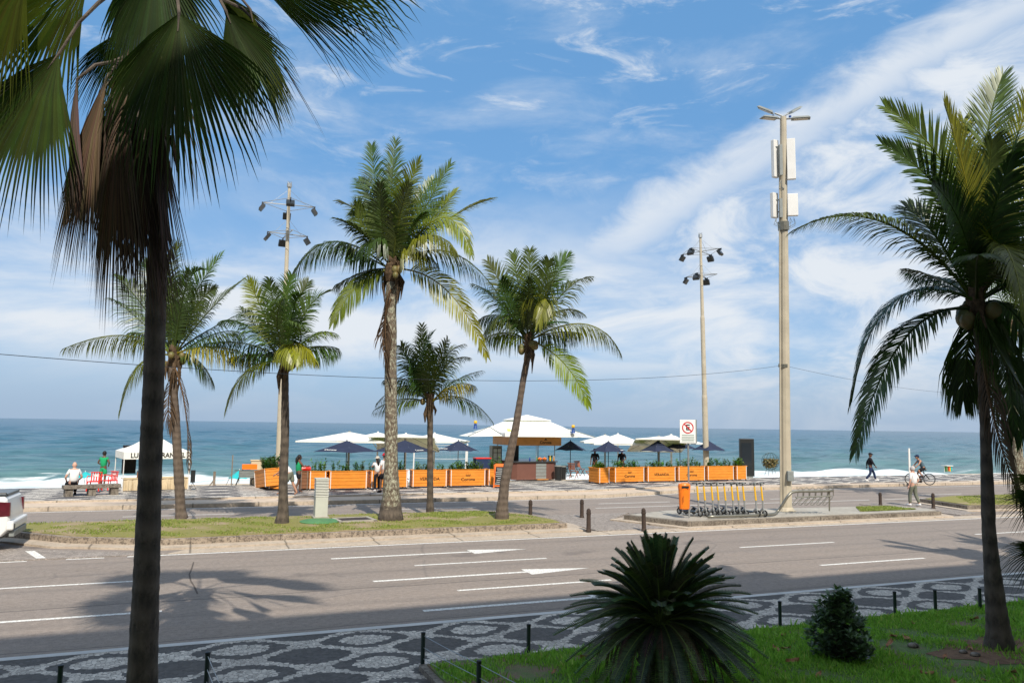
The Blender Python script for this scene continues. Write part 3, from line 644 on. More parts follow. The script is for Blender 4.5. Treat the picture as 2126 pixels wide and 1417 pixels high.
coco_palm('coconut_palm','coconut palm with a leaning trunk standing in front of the kiosk',G(1042,1077,.2),
 [(1042,1077,30),(1043,1050,24),(1048,1000,20),(1062,930,18),(1072,880,15),(1086,790,13),(1098,728,13)],(1098,710),
 [(1042,655,996,715,-.4),(1052,612,1012,542,0),(1040,632,985,590,.4,DKG),(1080,610,1065,525,.2),(1099,600,1100,520,0),(1125,605,1140,540,-.4),(1142,592,1184,530,0),(1166,612,1222,575,.2),(1130,622,1118,672,-1.3,OLV,.7),
  (1150,650,1206,650,.5),(1212,672,1286,730,0,OLV),(1172,755,1222,842,-.4,YL,.8,.3),(1050,660,1000,660,.6,DKG),(1095,640,1100,575,-1.2,DKG,.9),(1120,640,1150,580,-.8),(1060,640,1040,580,-.7,DKG),(1150,690,1200,690,.8,DKG),(1060,690,1010,700,.7,OLV)],
 1.0,M_BARK,15,n=48,fill=7,fl=2.4,nuts=7)
coco_palm('coconut_palm','large foreground coconut palm on the right of the near lawn, trunk swelling at the base',FB,
 [(2076,1345,60),(2074,1320,52),(2067,1250,38),(2060,1180,32),(2053,1100,27),(2046,900,21),(2040,760,20),(2030,660,22)],(2028,628),
 [(1838,462,1648,478,-.1,GRN,0,.5),(1985,385,1838,222,0,GRN,.85,.05),(1975,430,1832,300,-.5,DKG,.8,.08),(2040,350,2082,155,.3,GRN,.3,.05),(2085,370,2150,190,.2,OLV),(2120,420,2230,300,.1,OLV,.5),(1860,622,1768,835,0,DKG,0,.55),(1880,700,1776,938,-.4,DKG,.2,.4),
  (2078,508,2128,655,-1.4,OLV,.6,.25),(2120,560,2240,640,-.4,GRN),(2085,740,2105,905,.2,DKG),(2000,420,2000,250,.4,YL,.4,.05),(2015,430,1960,215,-.7,OLV,.5,.05),(2060,450,2110,300,-.9,DKG,.5),(2000,480,1935,380,-1.3,DKG,.8),
  (2120,480,2200,420,.5,DKG),(2130,500,2240,470,-.5),(2010,720,2000,830,.5,DKG),(2095,640,2170,760,.3,DKG),(1975,590,1890,560,.7,DKG),(2060,700,2130,820,-.6,DKG),(1950,500,1880,430,.6,DKG,.6),(2045,430,2060,290,-.3,DKG,.6)],
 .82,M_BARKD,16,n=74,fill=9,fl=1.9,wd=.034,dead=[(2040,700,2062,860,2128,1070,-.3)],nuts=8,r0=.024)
FPALM=[o for o in coll.objects if o.get('label','').startswith('large foreground coconut palm')][0]
dup(FPALM,(18.0,8.9,.2),2.1,'coconut palm in the same lawn just beyond the right edge of the picture')
dup(FPALM,(21.8,8.3,.2),4.3,'second coconut palm beyond the right edge of the picture')
GBp=G(2126,1040,.2)
coco_palm('coconut_palm','slender coconut palm at the right edge, seen past the large foreground palm trunk',GBp,
 [(2126,1040,26),(2112,950,22),(2102,850,20),(2096,700,17)],(2096,680),
 [(2040,672,1995,755,0,OLV),(2045,630,2010,560,.3,DKG),(2100,590,2110,500,0),(2150,620,2210,600,0),(2150,680,2200,760,0,DKG),(2060,720,2020,800,-.8,DKG),(2130,730,2150,820,-.6),(2070,600,2040,540,.5,DKG),(2120,600,2160,540,.4)],
 1.0,M_BARKL,17,n=44,fill=6,nuts=4)
# fan palms
def fan_leaf(mb,H,A,N,rad,span,n=44,tint=(1,1,1),droop=.25,split=.55,rng=random,cone=.35):
    A=A.normalized(); N=(N-A*N.dot(A)).normalized(); B_=A.cross(N).normalized(); dphi=2*span/n
    def pos(phi,r,g=0.):
        d=A*math.cos(phi)+B_*math.sin(phi); k=abs(phi)/span
        return H+d*r-N*(r*r/rad)*cone*(.3+.7*k)-ZUP*g
    for i in range(n):
        phi=-span+dphi*(i+.5); k=abs(phi)/span; L=rad*(1-.28*k**2)*rng.uniform(.93,1.05); rs=L*split*(1-.15*rng.random())
        pl=.012; vs=[]; fs=[]
        for r in (.02,rs*.5,rs):
            g=droop*rad*(r/rad)**2.5*.35
            vs+= [pos(phi-dphi/2,r,g)+N*pl*r/rs,pos(phi,r,g)-N*pl*r/rs,pos(phi+dphi/2,r,g)+N*pl*r/rs]
        jit=rng.uniform(-.5,.5)*dphi
        for j in range(1,5):
            f=j/4; r=rs+(L-rs)*f; hw=dphi/2*(rs/r)*(1-f)**.8*.9; g=droop*rad*((r/rad)**2.5*.35+f*f*rng.uniform(.15,.45))
            ph=phi+jit*f
            vs+= [pos(ph-hw,r,g)+N*pl*(1-f),pos(ph,r,g)-N*pl*(1-f),pos(ph+hw,r,g)+N*pl*(1-f)]
        for j in range(6):
            b_=j*3; fs+= [(b_,b_+1,b_+4,b_+3),(b_+1,b_+2,b_+5,b_+4)]
        mb.add(vs,fs,tuple(x*rng.uniform(.88,1.12) for x in tint))
def fan_palm():
    rng=random.Random(5); base=G(292,1492,.2); D=depth(base)
    root=thing('fan_palm','dark foreground fan palm on the left with a shaggy skirt of dead brown leaves','palm tree',base)
    tp,tr=trunk_pts([(292,1492,66),(295,1417,60),(305,1170,50),(311,1000,46),(318,820,42),(328,500,37),(337,300,27),(336,120,27),(335,-60,30)],D)
    tp[0]=base.copy(); pp=[];rr=[]
    for i in range(len(tp)-1):
        sub=max(2,int((tp[i+1]-tp[i]).length/.05))
        for j in range(sub):
            f=j/sub; pp.append(tp[i].lerp(tp[i+1],f)); rr.append((tr[i]*(1-f)+tr[i+1]*f)*(1+rng.uniform(-.025,.03)))
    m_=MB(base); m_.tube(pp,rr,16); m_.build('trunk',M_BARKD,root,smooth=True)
    c=P(333,-70,D); g=MB(base); dd=MB(base); pt=MB(base)
    leaves=[ # hastula px,py, depth offset, direction (deg in picture), radius px, half span deg, tint, droop, dead, turn
     (372,28,-1.1,269,282,60,(1.0,1.0,1.0),.30,0,.15),
     (122,112,-.6,238,300,46,(1.1,1.05,.8),.30,0,.3),
     (185,-50,-.3,205,290,60,(1.6,1.3,.6),.35,0,.2),
     (500,-75,-.2,338,330,27,(.9,.95,1.),.26,0,.25),(455,-20,.2,303,190,24,(1.5,1.3,.7),.3,0,.4),
     (470,25,-.6,292,210,40,(1.,1.,.9),.3,0,.5),
     (520,20,-.2,283,225,11,(1.7,1.3,.6),.15,0,.6),
     (262,60,.3,246,185,30,(1.2,1.2,.7),.3,0,-.4),
     (150,-140,.4,190,260,60,(.9,1,.9),.3,0,.1),
     (330,-90,-.9,262,230,60,(.7,.8,.8),.3,0,.3),
     (60,-60,-.7,222,260,50,(1.7,1.35,.6),.3,0,.2),
     (330,-150,.5,80,320,80,(.9,1,.8),.3,0,.3),(230,-170,.2,140,320,70,(1,1,.8),.3,0,.2),(430,-170,.2,35,330,70,(1,1,.8),.3,0,.2),
     (600,-130,.2,0,300,60,(1,1,.8),.3,0,.2),
     (160,165,-.5,264,240,11,(.8,.8,.9),.10,1,.7),(222,160,-.4,252,350,17,(1.2,1.1,1.),.12,1,.5),(262,150,-.7,262,400,15,(1.,1.,1.),.1,1,.4),
     (262,250,-.5,276,340,13,(.9,.85,.9),.1,1,-.5),(300,255,-.45,268,340,13,(.7,.7,.7),.1,1,.3),(235,205,-.25,268,370,13,(.6,.6,.65),.1,1,-.3),
     (300,130,-.3,262,400,9,(.8,.75,.7),.1,1,.6),(325,200,-.6,272,360,10,(.75,.7,.7),.1,1,.2),(210,230,.1,258,300,15,(.75,.7,.7),.1,1,.2),
     (215,185,-.35,259,320,15,(1.,.95,.9),.12,1,.1),(285,240,-.6,270,370,14,(.85,.8,.75),.08,1,.0),(250,260,-.7,264,330,14,(1.1,1,.9),.08,1,.3),(315,300,-.5,273,320,9,(.9,.8,.75),.08,1,.3),
     (280,60,.2,262,380,20,(.7,.7,.7),.1,1,.2),(350,60,.35,275,330,18,(.6,.6,.6),.1,1,.1),(545,60,.1,300,250,1.1,(.5,.5,.4),.05,1,.1)]
    for hx,hy,dz,ang,rp,sp_,tn,dr,dead_,turn in leaves:
        H=P(hx,hy,D+dz); a=R(ang); A=RT*math.cos(a)+UP*math.sin(a)-FW*(.12 if not dead_ else .0)
        N=-FW+ (RT*math.sin(a)-UP*math.cos(a))*turn
        rad=rp*D/FP
        if dead_: fan_leaf(dd,H,A,N,rad*1.13,R(sp_)*.88,24 if sp_>5 else 3,tn,dr,rng.uniform(.30,.5),rng,.15)
        else: fan_leaf(g,H,A,N,rad*1.04,R(sp_),46,tn,dr,.68,rng,.32)
        s0=c+V(rng.uniform(-.08,.08),rng.uniform(-.08,.08),0) if hy<150 else P(334+rng.uniform(-6,6),min(hy-60,150),D)
        mid=(s0+H)*.5+ZUP*(.16 if not dead_ else .06)+(H-s0)*.12
        pt.tube([s0,(s0*.6+mid*.4)+ZUP*.05,mid,(mid+H)*.5+ZUP*.06,H,H+A*.12*rad],[.03,.024,.02,.017,.014,.004],6)
    g.build('crown',M_FAN,root,colattr=True); dd.build('dead_leaf_skirt',M_DEAD,root,colattr=True)
    pt.build('leaf_stalks',M_BARKD,root)
    m_=MB(base)
    for i in range(60):
        a=rng.uniform(0,6.283); z=rng.uniform(-.2,2.2); d=RT*math.cos(a)+FW*math.sin(a); s0=c-ZUP*z; L=rng.uniform(.2,.6)
        m_.tube([s0,s0+d*.22+ZUP*.02,s0+d*.3-ZUP*L],[.07,.035,.006],5)
    m_.build('leaf_base',M_FIBRE,root)
fan_palm()
def side_fan():
    rng=random.Random(8); base=P(2215,1330,9.6); base.z=.2; root=thing('fan_palm','young fan palm whose drooping blades reach in from the right edge','palm tree',base)
    D=depth(base); m_=MB(base); m_.tube([base,base+ZUP*.6,base+ZUP*1.2],[.12,.1,.09],10); m_.build('trunk',M_BARKD,root,smooth=True)
    g=MB(base); pt=MB(base); c=base+ZUP*1.15
    for hx,hy,dz,ang,rp,sp_,tn in ((2160,1035,-.1,190,85,58,(.6,.7,.7)),(2165,1140,-.3,193,92,52,(.6,.7,.7)),(2150,1000,.3,175,60,60,(1.6,1.4,.9)),(2230,1050,0,80,110,80,GRN),(2290,1120,.1,0,110,80,GRN)):
        H=P(hx,hy,D+dz); a=R(ang); A=RT*math.cos(a)+UP*math.sin(a); fan_leaf(g,H,A,-FW*.7+UP*.6,rp*D/FP,R(sp_),26,tn,.55,.45,rng,.3)
        pt.tube([c,(c+H)*.5+ZUP*.12,H],[.015,.012,.008],6)
    g.build('crown',M_FAN,root,colattr=True); pt.build('leaf_stalks',M_BARKD,root)
side_fan()
# cycad
def cycad():
    rng=random.Random(21); base=G(1372,1432,.2); root=thing('cycad','big dark sago cycad with a dome of stiff feathery leaves on the near lawn','cycad',base)
    D=depth(base); m_=MB(base); tp=[base+ZUP*z for z in (0,.15,.35,.55,.75)]; m_.tube(tp,[.22,.24,.22,.2,.1],12)
    for i in range(110):
        a=i*2.4; z=.05+.65*i/110; d=V(math.cos(a),math.sin(a),0); m_.tube([base+ZUP*z+d*.18,base+ZUP*(z+.05)+d*.29],[.035,.012],5)
    m_.build('trunk',M_BARKD,root); c=base+ZUP*.80; g=MB(base)
    def leaf(a,e,L,tn,curl,side):
        h=V(math.cos(a),math.sin(a),0); d=h*math.cos(e)+ZUP*math.sin(e)
        p0=c+h*.06; pm1=c+d*L*.52+ZUP*.05*L; p2=c+d*L-ZUP*L*curl+h*.0
        cc_=pm1*2-(p0+p2)*.5; B=lambda t:p0*(1-t)**2+cc_*2*t*(1-t)+p2*t*t
        g.tube([B(i/8) for i in range(9)],[.012*(1-i/9)+.002 for i in range(9)],4,col=(2.6,2.2,1.3))
        n=52
        for i in range(n):
            t=.14+.86*(i+.5)/n; T_=((cc_-p0)*2*(1-t)+(p2-cc_)*2*t).normalized(); S=T_.cross(ZUP)
            if S.length<.05: S=V(1,0,0)
            S.normalize(); N=S.cross(T_); o=B(t); u=(t-.14)/.86; ll=.125*(.6+1.2*u if u<.3 else 1-(u-.3)*.75)*rng.uniform(.9,1.05)
            for s_ in (-1,1):
                dv=(S*s_*.95+T_*.42+N*.42).normalized(); wv=(T_-dv*T_.dot(dv)).normalized()*.0062; e_=o+dv*ll
                g.add([o-wv,o+wv,o+dv*ll*.6+wv,e_,o+dv*ll*.6-wv],[(0,1,2,3,4)],tn)
    for i in range(250):
        e=R(-32)+R(118)*rng.random()**1.05; a=rng.uniform(0,6.283); L=rng.uniform(.92,1.24)*(1.05-.18*max(0,math.sin(e)))
        leaf(a,e,L,tuple(x*rng.uniform(.6,1.15) for x in (1,1,1)),.02+.10*math.cos(e)**2,0)
    for k,a0 in enumerate((245,255,230,262,236,275)):   # lighter older leaves hanging in front
        leaf(R(a0),R(-30-6*(k%3)),.85,(1.9,2.0,1.2),.35,0)
    g.build('crown',M_CYC,root,colattr=True)
    q=MB(base)
    for i in range(70):
        a=rng.uniform(0,6.283); L=rng.uniform(.6,1.05); h=V(math.cos(a),math.sin(a),0); p0=c-ZUP*.1; pm1=c+h*L*.55-ZUP*.12; p2=c+h*L*.8-ZUP*.72*rng.uniform(.8,1.05)
        frond(q,p0,pm1,p2,.13,26,.5,None,tuple(x*rng.uniform(.35,.8) for x in (1,1,1)),.009,.009,rng)
    q.build('dead_leaf_skirt',M_DEAD,root,colattr=True)
cycad()
def leafbush(name,label,cat,base,h,rw,n,leaf,mt,seed,group=None,shape=1.,tint=None,stems=True,parent=None,stemmat=None):
    rng=random.Random(seed); root=parent or thing(name,label,cat,base,0,group); g=MB(base); s=MB(base)
    for i in range(n):
        a=rng.uniform(0,6.283); z=rng.random()**.8; rmax=rw*(math.sin(math.pi*min(1,(z*.85+.12)))**.6)*(1-.35*z*shape)
        rmax*=1+.22*math.sin(a*3+seed)+.15*math.sin(a*5+z*7); r=rmax*rng.random()**.4; c=base+V(math.cos(a)*r,math.sin(a)*r,z*h*rng.uniform(.85,1.05)*(1+.16*math.sin(a*2+1.3)))
        if i%9==0: s.tube([base+V(r*.1*math.cos(a),r*.1*math.sin(a),0),base+V(r*.5*math.cos(a),r*.5*math.sin(a),z*h*.55),c],[.012,.008,.003],4)
        for k in range(5):
            b_=rng.uniform(0,6.283); d=V(math.cos(b_),math.sin(b_),rng.uniform(-.2,1.1)).normalized(); w_=d.cross(ZUP+V(rng.uniform(-.4,.4),0,0)).normalized()*leaf*.22
            e_=c+d*leaf; mdl=c+d*leaf*.5+ZUP*leaf*.06; g.add([c,mdl+w_,e_,mdl-w_],[(0,1,2,3)],tint)
    g.build('foliage',mt,root,colattr=True); s.build('stem',stemmat or M_WOODG,root); return root
leafbush('shrub','dark rounded leafy shrub on the near lawn between the cycad and the big palm','shrub',G(1745,1368,.2),.80,.40,620,.11,M_SHRUB,31,shape=.5)
# fallen leaves and stones on the lawn
fl=None
for k,(px,py) in enumerate([(1215,1362),(1212,1364),(1625,1318),(1612,1348),(1632,1345),(1855,1320),(1884,1325),(1645,1372),(1848,1336),(2045,1412),(2105,1412),(1980,1418),(2022,1285),(1896,1293),(1962,1362),(2100,1395),(1925,1398),(1150,1395),(1560,1412),(1700,1400),(2015,1345)]):
    p=G(px,py,.235)
    if fl is None:
        m_=MB(); vs=[]; 
        for i in range(7):
            x=-.09+.03*i; hw=.035*math.sin(math.pi*(i+.3)/6.6); vs+= [(x,-hw,.012+.01*abs(i-3)),(x,0,.0),(x,hw,.014)]
        fs=[]
        for i in range(6): b_=i*3; fs+= [(b_,b_+1,b_+4,b_+3),(b_+1,b_+2,b_+5,b_+4)]
        m_.add(vs,fs); m_.tube([(-.09,0,0),(-.13,.01,.01)],.002,4); fl=m_.build('fallen_leaf',M_LEAFDRY); tag(fl,'curled dry brown leaf lying on the near lawn','leaf','dry leaves scattered on the near lawn'); o=fl
    else: o=fl.copy(); coll.objects.link(o)
    o.location=p; o.rotation_euler=(random.uniform(-.4,.4),random.uniform(-.4,.4),random.uniform(0,6)); s_=random.uniform(.7,1.25); o.scale=(s_,s_,s_)
for px,py,s_,lb in ((1896,1339,.07,'grey stone lying in the grass right of the shrub'),(2000,1352,.05,'small stone in the bare soil left of the big palm foot'),(2025,1358,.06,'rounded stone on the bare soil beside the big palm foot')):
    m_=MB(); m_.ball((0,0,0),s_,8,sx=1.3,sz=.6); o=m_.build('stone',M_KERB2,smooth=True); o.location=G(px,py,.23); tag(o,lb,'stone','stones on the near lawn')
print('PART1')
# ------------------------------------------------------------------ placing helpers
def GY(px,Y,z):          # point of height z on the line at distance Y from the road frame, in pixel column px
    k=(px-PW/2)/FP; a=RT-FW*k; q=V(0,Y,z)-CAM; return V(-(a.dot(q))/a.x,Y,z)
def HZ(p,py):            # height above p's foot seen at pixel row py
    k=(PH/2-py)/FP; a=UP-FW*k; q=V(p.x,p.y,0)-CAM; return -(a.dot(q))/a.z
# ------------------------------------------------------------------ people
def skinned(joints,edges,rad,lvl=1):
    names=list(joints); me=bpy.data.meshes.new('sk'); me.from_pydata([joints[n] for n in names],[(names.index(a),names.index(b)) for a,b in edges],[])
    o=bpy.data.objects.new('sk',me); coll.objects.link(o); o.modifiers.new('s','SKIN'); 
    sv=me.skin_vertices[0].data
    for i,n in enumerate(names):
        r=rad[n]; sv[i].radius=(r,r) if isinstance(r,(int,float)) else r
        sv[i].use_root=(i==0)
    sm=o.modifiers.new('u','SUBSURF'); sm.levels=lvl; sm.render_levels=lvl
    ev=o.evaluated_get(bpy.context.evaluated_depsgraph_get()); m2=ev.to_mesh()
    vs=[tuple(v.co) for v in m2.vertices]; fs=[tuple(p.vertices) for p in m2.polygons]; ev.to_mesh_clear()
    bpy.data.objects.remove(o); return vs,fs
BASEJ=dict(pel=(0,0,.95),sp=(0,.0,1.12),ch=(0,0,1.32),nk=(0,-.005,1.46),hd=(0,.01,1.56),
 shL=(-.17,0,1.40),elL=(-.23,-.02,1.13),wrL=(-.25,.05,.88),shR=(.17,0,1.40),elR=(.23,-.02,1.13),wrR=(.25,.05,.88),
 hpL=(-.09,0,.90),knL=(-.10,.02,.50),anL=(-.10,-.01,.09),toL=(-.11,.15,.035),hpR=(.09,0,.90),knR=(.10,.02,.50),anR=(.10,-.01,.09),toR=(.11,.15,.035))
RAD=dict(pel=.118,sp=.105,ch=.122,nk=.052,hd=.05,shL=.062,elL=.042,wrL=.028,shR=.062,elR=.042,wrR=.028,
 hpL=.09,knL=.06,anL=.042,toL=.035,hpR=.09,knR=.06,anR=.042,toR=.035)
EDG=[('pel','sp'),('sp','ch'),('ch','nk'),('nk','hd'),('ch','shL'),('shL','elL'),('elL','wrL'),('ch','shR'),('shR','elR'),('elR','wrR'),
 ('pel','hpL'),('hpL','knL'),('knL','anL'),('anL','toL'),('pel','hpR'),('hpR','knR'),('knR','anR'),('anR','toR')]
def lerp(a,b,f): return tuple(a[i]+(b[i]-a[i])*f for i in range(3))
def person(label,loc,rz,skin=M_SKIN,pose=None,shirt=None,sleeve=.8,pants=None,plen=1.,hair='short',hat=None,shoes=None,h=1.75,group=None,fat=1.,headdir=0.,extra=None):
    J=dict(BASEJ); J.update(pose or {}); root=thing('person',label,'person',loc,rz,group); sc=h/1.75
    root.scale=(sc,sc,sc); rd={k:v*(fat if k in ('pel','sp','ch') else 1+(fat-1)*.4) for k,v in RAD.items()}
    vs,fs=skinned(J,EDG,rd,1); m_=MB(); m_.add(vs,fs)
    hd=V(*J['hd']); nk=V(*J['nk']); hc=hd+(hd-nk).normalized()*.06; Rz=Matrix.Rotation(headdir,3,'Z')
    hm=MB(); hm.ball((0,0,0),.098,12,sx=.84,sy=1.0,sz=1.22); hm.ball((0,.02,-.05),.07,8,sx=.85,sy=1.05,sz=1.1)
    hm.add([(-.013,.09,-.03),(.013,.09,-.03),(0,.125,-.035),(0,.095,.015)],[(0,1,2),(0,2,3),(1,3,2)])
    for s_ in (-1,1): hm.ball((s_*.084,-.005,-.01),.022,6,sx=.4,sz=1.4)
    m_.add([hc+Rz@V(*v) for v in hm.v],hm.f)
    for s_,e_,w_ in ((-1,'elL','wrL'),(1,'elR','wrR')):
        d=(V(*J[w_])-V(*J[e_])).normalized(); c=V(*J[w_]); u=d.cross(V(s_,0,.1)).normalized(); n_=u.cross(d)
        m_.tube([c-d*.01,c+d*.04,c+d*.085],[.024,.036,.03],8)
        for k in range(4):
            o_=c+d*.08+u*(.024-.016*k); L=(.07,.08,.075,.058)[k]; m_.tube([o_,o_+d*L*.5+n_*.008,o_+d*L*.9+n_*.025],[.0095,.0085,.006],5)
        m_.tube([c+d*.02+u*.025,c+d*.055+u*.055,c+d*.08+u*.06+n_*.015],[.012,.010,.007],5)
    b_=m_.build('body',skin,root,smooth=True)
    ey=MB()
    for s_ in (-1,1): ey.ball(hc+Rz@V(s_*.033,.088,.012),.009,5); ey.build('eye',M_HAIR,root); ey=MB()
    ey.tube([hc+Rz@V(-.022,.094,-.058),hc+Rz@V(0,.100,-.06),hc+Rz@V(.022,.094,-.058)],.003,4); ey.build('mouth',mat('lips',(.30,.12,.09),.6,.3),root)
    if shirt:
        k=sleeve; Js={n:J[n] for n in ('sp','ch')}; Js['lo']=lerp(J['pel'],J['sp'],-.15); Js['nk2']=lerp(J['ch'],J['nk'],.55)
        E_=[('lo','sp'),('sp','ch'),('ch','nk2')]; rr=dict(lo=.158*fat,sp=.145*fat,ch=.155*fat,nk2=.075)
        for s_ in 'LR':
            Js['sh'+s_]=J['sh'+s_]; E_.append(('ch','sh'+s_)); rr['sh'+s_]=.078
            if k>0:
                Js['a'+s_]=lerp(J['sh'+s_],J['el'+s_],min(1,k)); E_.append(('sh'+s_,'a'+s_)); rr['a'+s_]=.062
            if k>1: Js['b'+s_]=lerp(J['el'+s_],J['wr'+s_],k-1); E_.append(('a'+s_,'b'+s_)); rr['b'+s_]=.045
        Js={'ch':Js.pop('ch'),**Js}
        vs,fs=skinned(Js,E_,rr,1); q=MB(); q.add(vs,fs); q.build('shirt',shirt,root,smooth=True)
    if pants:
        Js={'pel':J['pel']}; Js['wa']=lerp(J['pel'],J['sp'],.35); E_=[('pel','wa')]; rr=dict(pel=.145*fat,wa=.132*fat)
        for s_ in 'LR':
            Js['hp'+s_]=J['hp'+s_]; E_.append(('pel','hp'+s_)); rr['hp'+s_]=.108
            if plen>=1:
                Js['kn'+s_]=J['kn'+s_]; Js['x'+s_]=lerp(J['kn'+s_],J['an'+s_],min(.95,plen)); E_+= [('hp'+s_,'kn'+s_),('kn'+s_,'x'+s_)]; rr['kn'+s_]=.082; rr['x'+s_]=.068
            else: Js['x'+s_]=lerp(J['hp'+s_],J['kn'+s_],plen); E_.append(('hp'+s_,'x'+s_)); rr['x'+s_]=.10
        vs,fs=skinned(Js,E_,rr,1); q=MB(); q.add(vs,fs); q.build('trousers' if plen>=1 else 'shorts',pants,root,smooth=True)
    if shoes:
        for s_ in 'LR':
            a=V(*J['an'+s_]); t_=V(*J['to'+s_]); q=MB(); d=(t_-a).normalized()
            q.tube([a-d*.05-ZUP*.03,a-ZUP*.035,(a+t_)*.5-ZUP*.01,t_+d*.04],[.045,.055,.052,.038],8); q.build('shoe',shoes,root,smooth=True)
    if hair:
        q=MB(); q.add([hc+Rz@(V(*v)+V(0,-.014,.016)) for v in (lambda z:(z.ball((0,0,0),.104,12,sx=.88,sy=1.,sz=1.2),z.v)[1])(MB()) ],[])
        z=MB(); z.ball((0,0,0),.104,14,sx=.9,sy=1.02,sz=1.2); f2=[f for f in z.f if sum(z.v[i][1] for i in f)/len(f)<.045+max(0,sum(z.v[i][2] for i in f)/len(f))*.5 and sum(z.v[i][2] for i in f)/len(f)>-.06]
        q=MB(); q.add([hc+Rz@(V(*v)+V(0,-.010,.012)) for v in z.v],f2)
        if hair=='long': q.tube([hc+V(0,-.07,.05),hc+V(0,-.12,-.05),hc+V(0,-.13,-.2),hc+V(0,-.11,-.33)],[.05,.075,.07,.02],8)
        q.build('hair',M_HAIR if skin is not M_SKINP else mat('grey_hair',(.45,.43,.42),.7,.2),root,smooth=True)
    if hat:
        mt,kind=hat; q=MB()
        if kind=='cap':
            q.lathe([(.105,-.0),(.103,.045),(.075,.1),(.001,.115)],14,hc+V(0,-.005,.035)); q.tube([hc+Rz@V(0,.08,.045),hc+Rz@V(0,.17,.035)],[.055,.02],6)
        else: q.lathe([(.17,.0),(.17,.006),(.10,.016),(.098,.07),(.06,.11),(.001,.115)],16,hc+V(0,0,.045))
        q.build('hat' if kind!='cap' else 'cap',mt,root)
    return root
def vang(dx,dy):  # rotation that makes local +Y look along the picture's right (dx) and away (dy)
    f=V(FW.x,FW.y,0).normalized(); r=V(RT.x,RT.y,0).normalized(); d=r*dx+f*dy; return math.atan2(-d.x,d.y)
PZ=.165
walk=dict(hpL=(-.09,0,.90),knL=(-.09,.20,.56),anL=(-.09,.30,.13),toL=(-.09,.44,.10),knR=(.09,-.02,.49),anR=(.09,-.30,.14),toR=(.09,-.18,.05),elL=(-.25,-.14,1.16),wrL=(-.24,-.16,.92),elR=(.25,.10,1.17),wrR=(.24,.24,.96))
stroll=dict(knL=(-.09,.12,.51),anL=(-.09,.13,.09),toL=(-.09,.28,.04),knR=(.09,-.03,.50),anR=(.09,-.20,.11),toR=(.09,-.06,.035))
p=G(1898,1050,.04); person('old man in a white shirt and grey trousers walking beside a bollard',p,vang(-.5,.85),M_SKINP,dict(stroll,wrR=(.17,.06,.90),elR=(.28,-.08,1.14)),F_WHITE,.95,F_GREYT,1.9,'short',None,F_WHITE,1.74,fat=1.12)
p=G(1808,999,PZ); person('person in black clothes and a dark cap striding along the promenade',p,vang(.97,-.25),M_SKIND,walk,F_BLACK,1.9,F_NAVY,1.9,None,(F_BLACK,'cap'),F_WHITE,1.76)
p=G(782,1020,PZ); person('woman in a white top, straw hat and long dark trousers standing by the planters',p,vang(-.5,.8),M_SKIN,dict(elL=(-.26,.12,1.22),wrL=(-.14,.22,1.38)),F_WHITE,.6,F_BLACK,1.9,'long',(F_STRAW,'brim'),F_WHITE,1.60,headdir=.4)
p=G(797,1022,PZ); person('man in red cap and black shorts left of the lichen spotted palm trunk',p,vang(-.7,.6),M_SKIN,stroll,F_WHITE,.8,F_BLACK,.85,'short',(F_RED,'cap'),F_BLACK,1.78)
p=G(618,1023,PZ); person('woman with long black hair in a green jersey beside the brown planter end',p,vang(.75,.6),M_SKIND,dict(stroll,elR=(.24,.12,1.2),wrR=(.16,.34,1.22),elL=(-.2,.12,1.2),wrL=(-.1,.32,1.2)),F_GREEN,0,F_BLACK,.7,'long',None,None,1.70)
p=G(596,1027,PZ); person('person in a white shirt bending to push a tilted planter behind the palm trunk',p,vang(-.95,.25),M_SKIN,dict(pel=(0,-.12,.92),sp=(0,-.02,1.07),ch=(0,.16,1.22),nk=(0,.28,1.30),hd=(0,.36,1.37),shL=(-.17,.20,1.25),elL=(-.20,.30,1.00),wrL=(-.16,.50,.88),shR=(.17,.20,1.25),elR=(.20,.30,1.0),wrR=(.16,.50,.88),
   hpL=(-.09,-.12,.88),knL=(-.1,.02,.50),anL=(-.1,.30,.10),toL=(-.1,.45,.04),hpR=(.09,-.12,.88),knR=(.1,-.2,.49),anR=(.1,-.42,.12),toR=(.1,-.28,.04)),F_WHITE,.7,F_GREYT,.9,'short',None,None,1.74)
p=GY(212,42.5,.06); person('person in a green and yellow sports jersey standing on the sand behind the concrete bench',p,vang(.1,1),M_SKIND,dict(elL=(-.3,-.02,1.16),wrL=(-.16,.16,1.05),elR=(.3,-.02,1.16),wrR=(.16,.16,1.05)),F_GREEN,.5,F_GREEN,.8,'short',None,None,1.72)
for px,lb in ((1235,'waiter in black with a cap standing under the navy parasol right of the kiosk'),(1291,'bareheaded waiter in black standing under the right side of the navy parasol')):
    p=GY(px,42.6,PZ); person(lb,p,vang(-.2,-1),M_SKIND,dict(elL=(-.26,.02,1.15),wrL=(-.12,.16,1.05)),F_BLACK,.8,F_BLACK,1.9,'short',(F_BLACK,'cap') if px<1250 else None,F_BLACK,1.78)
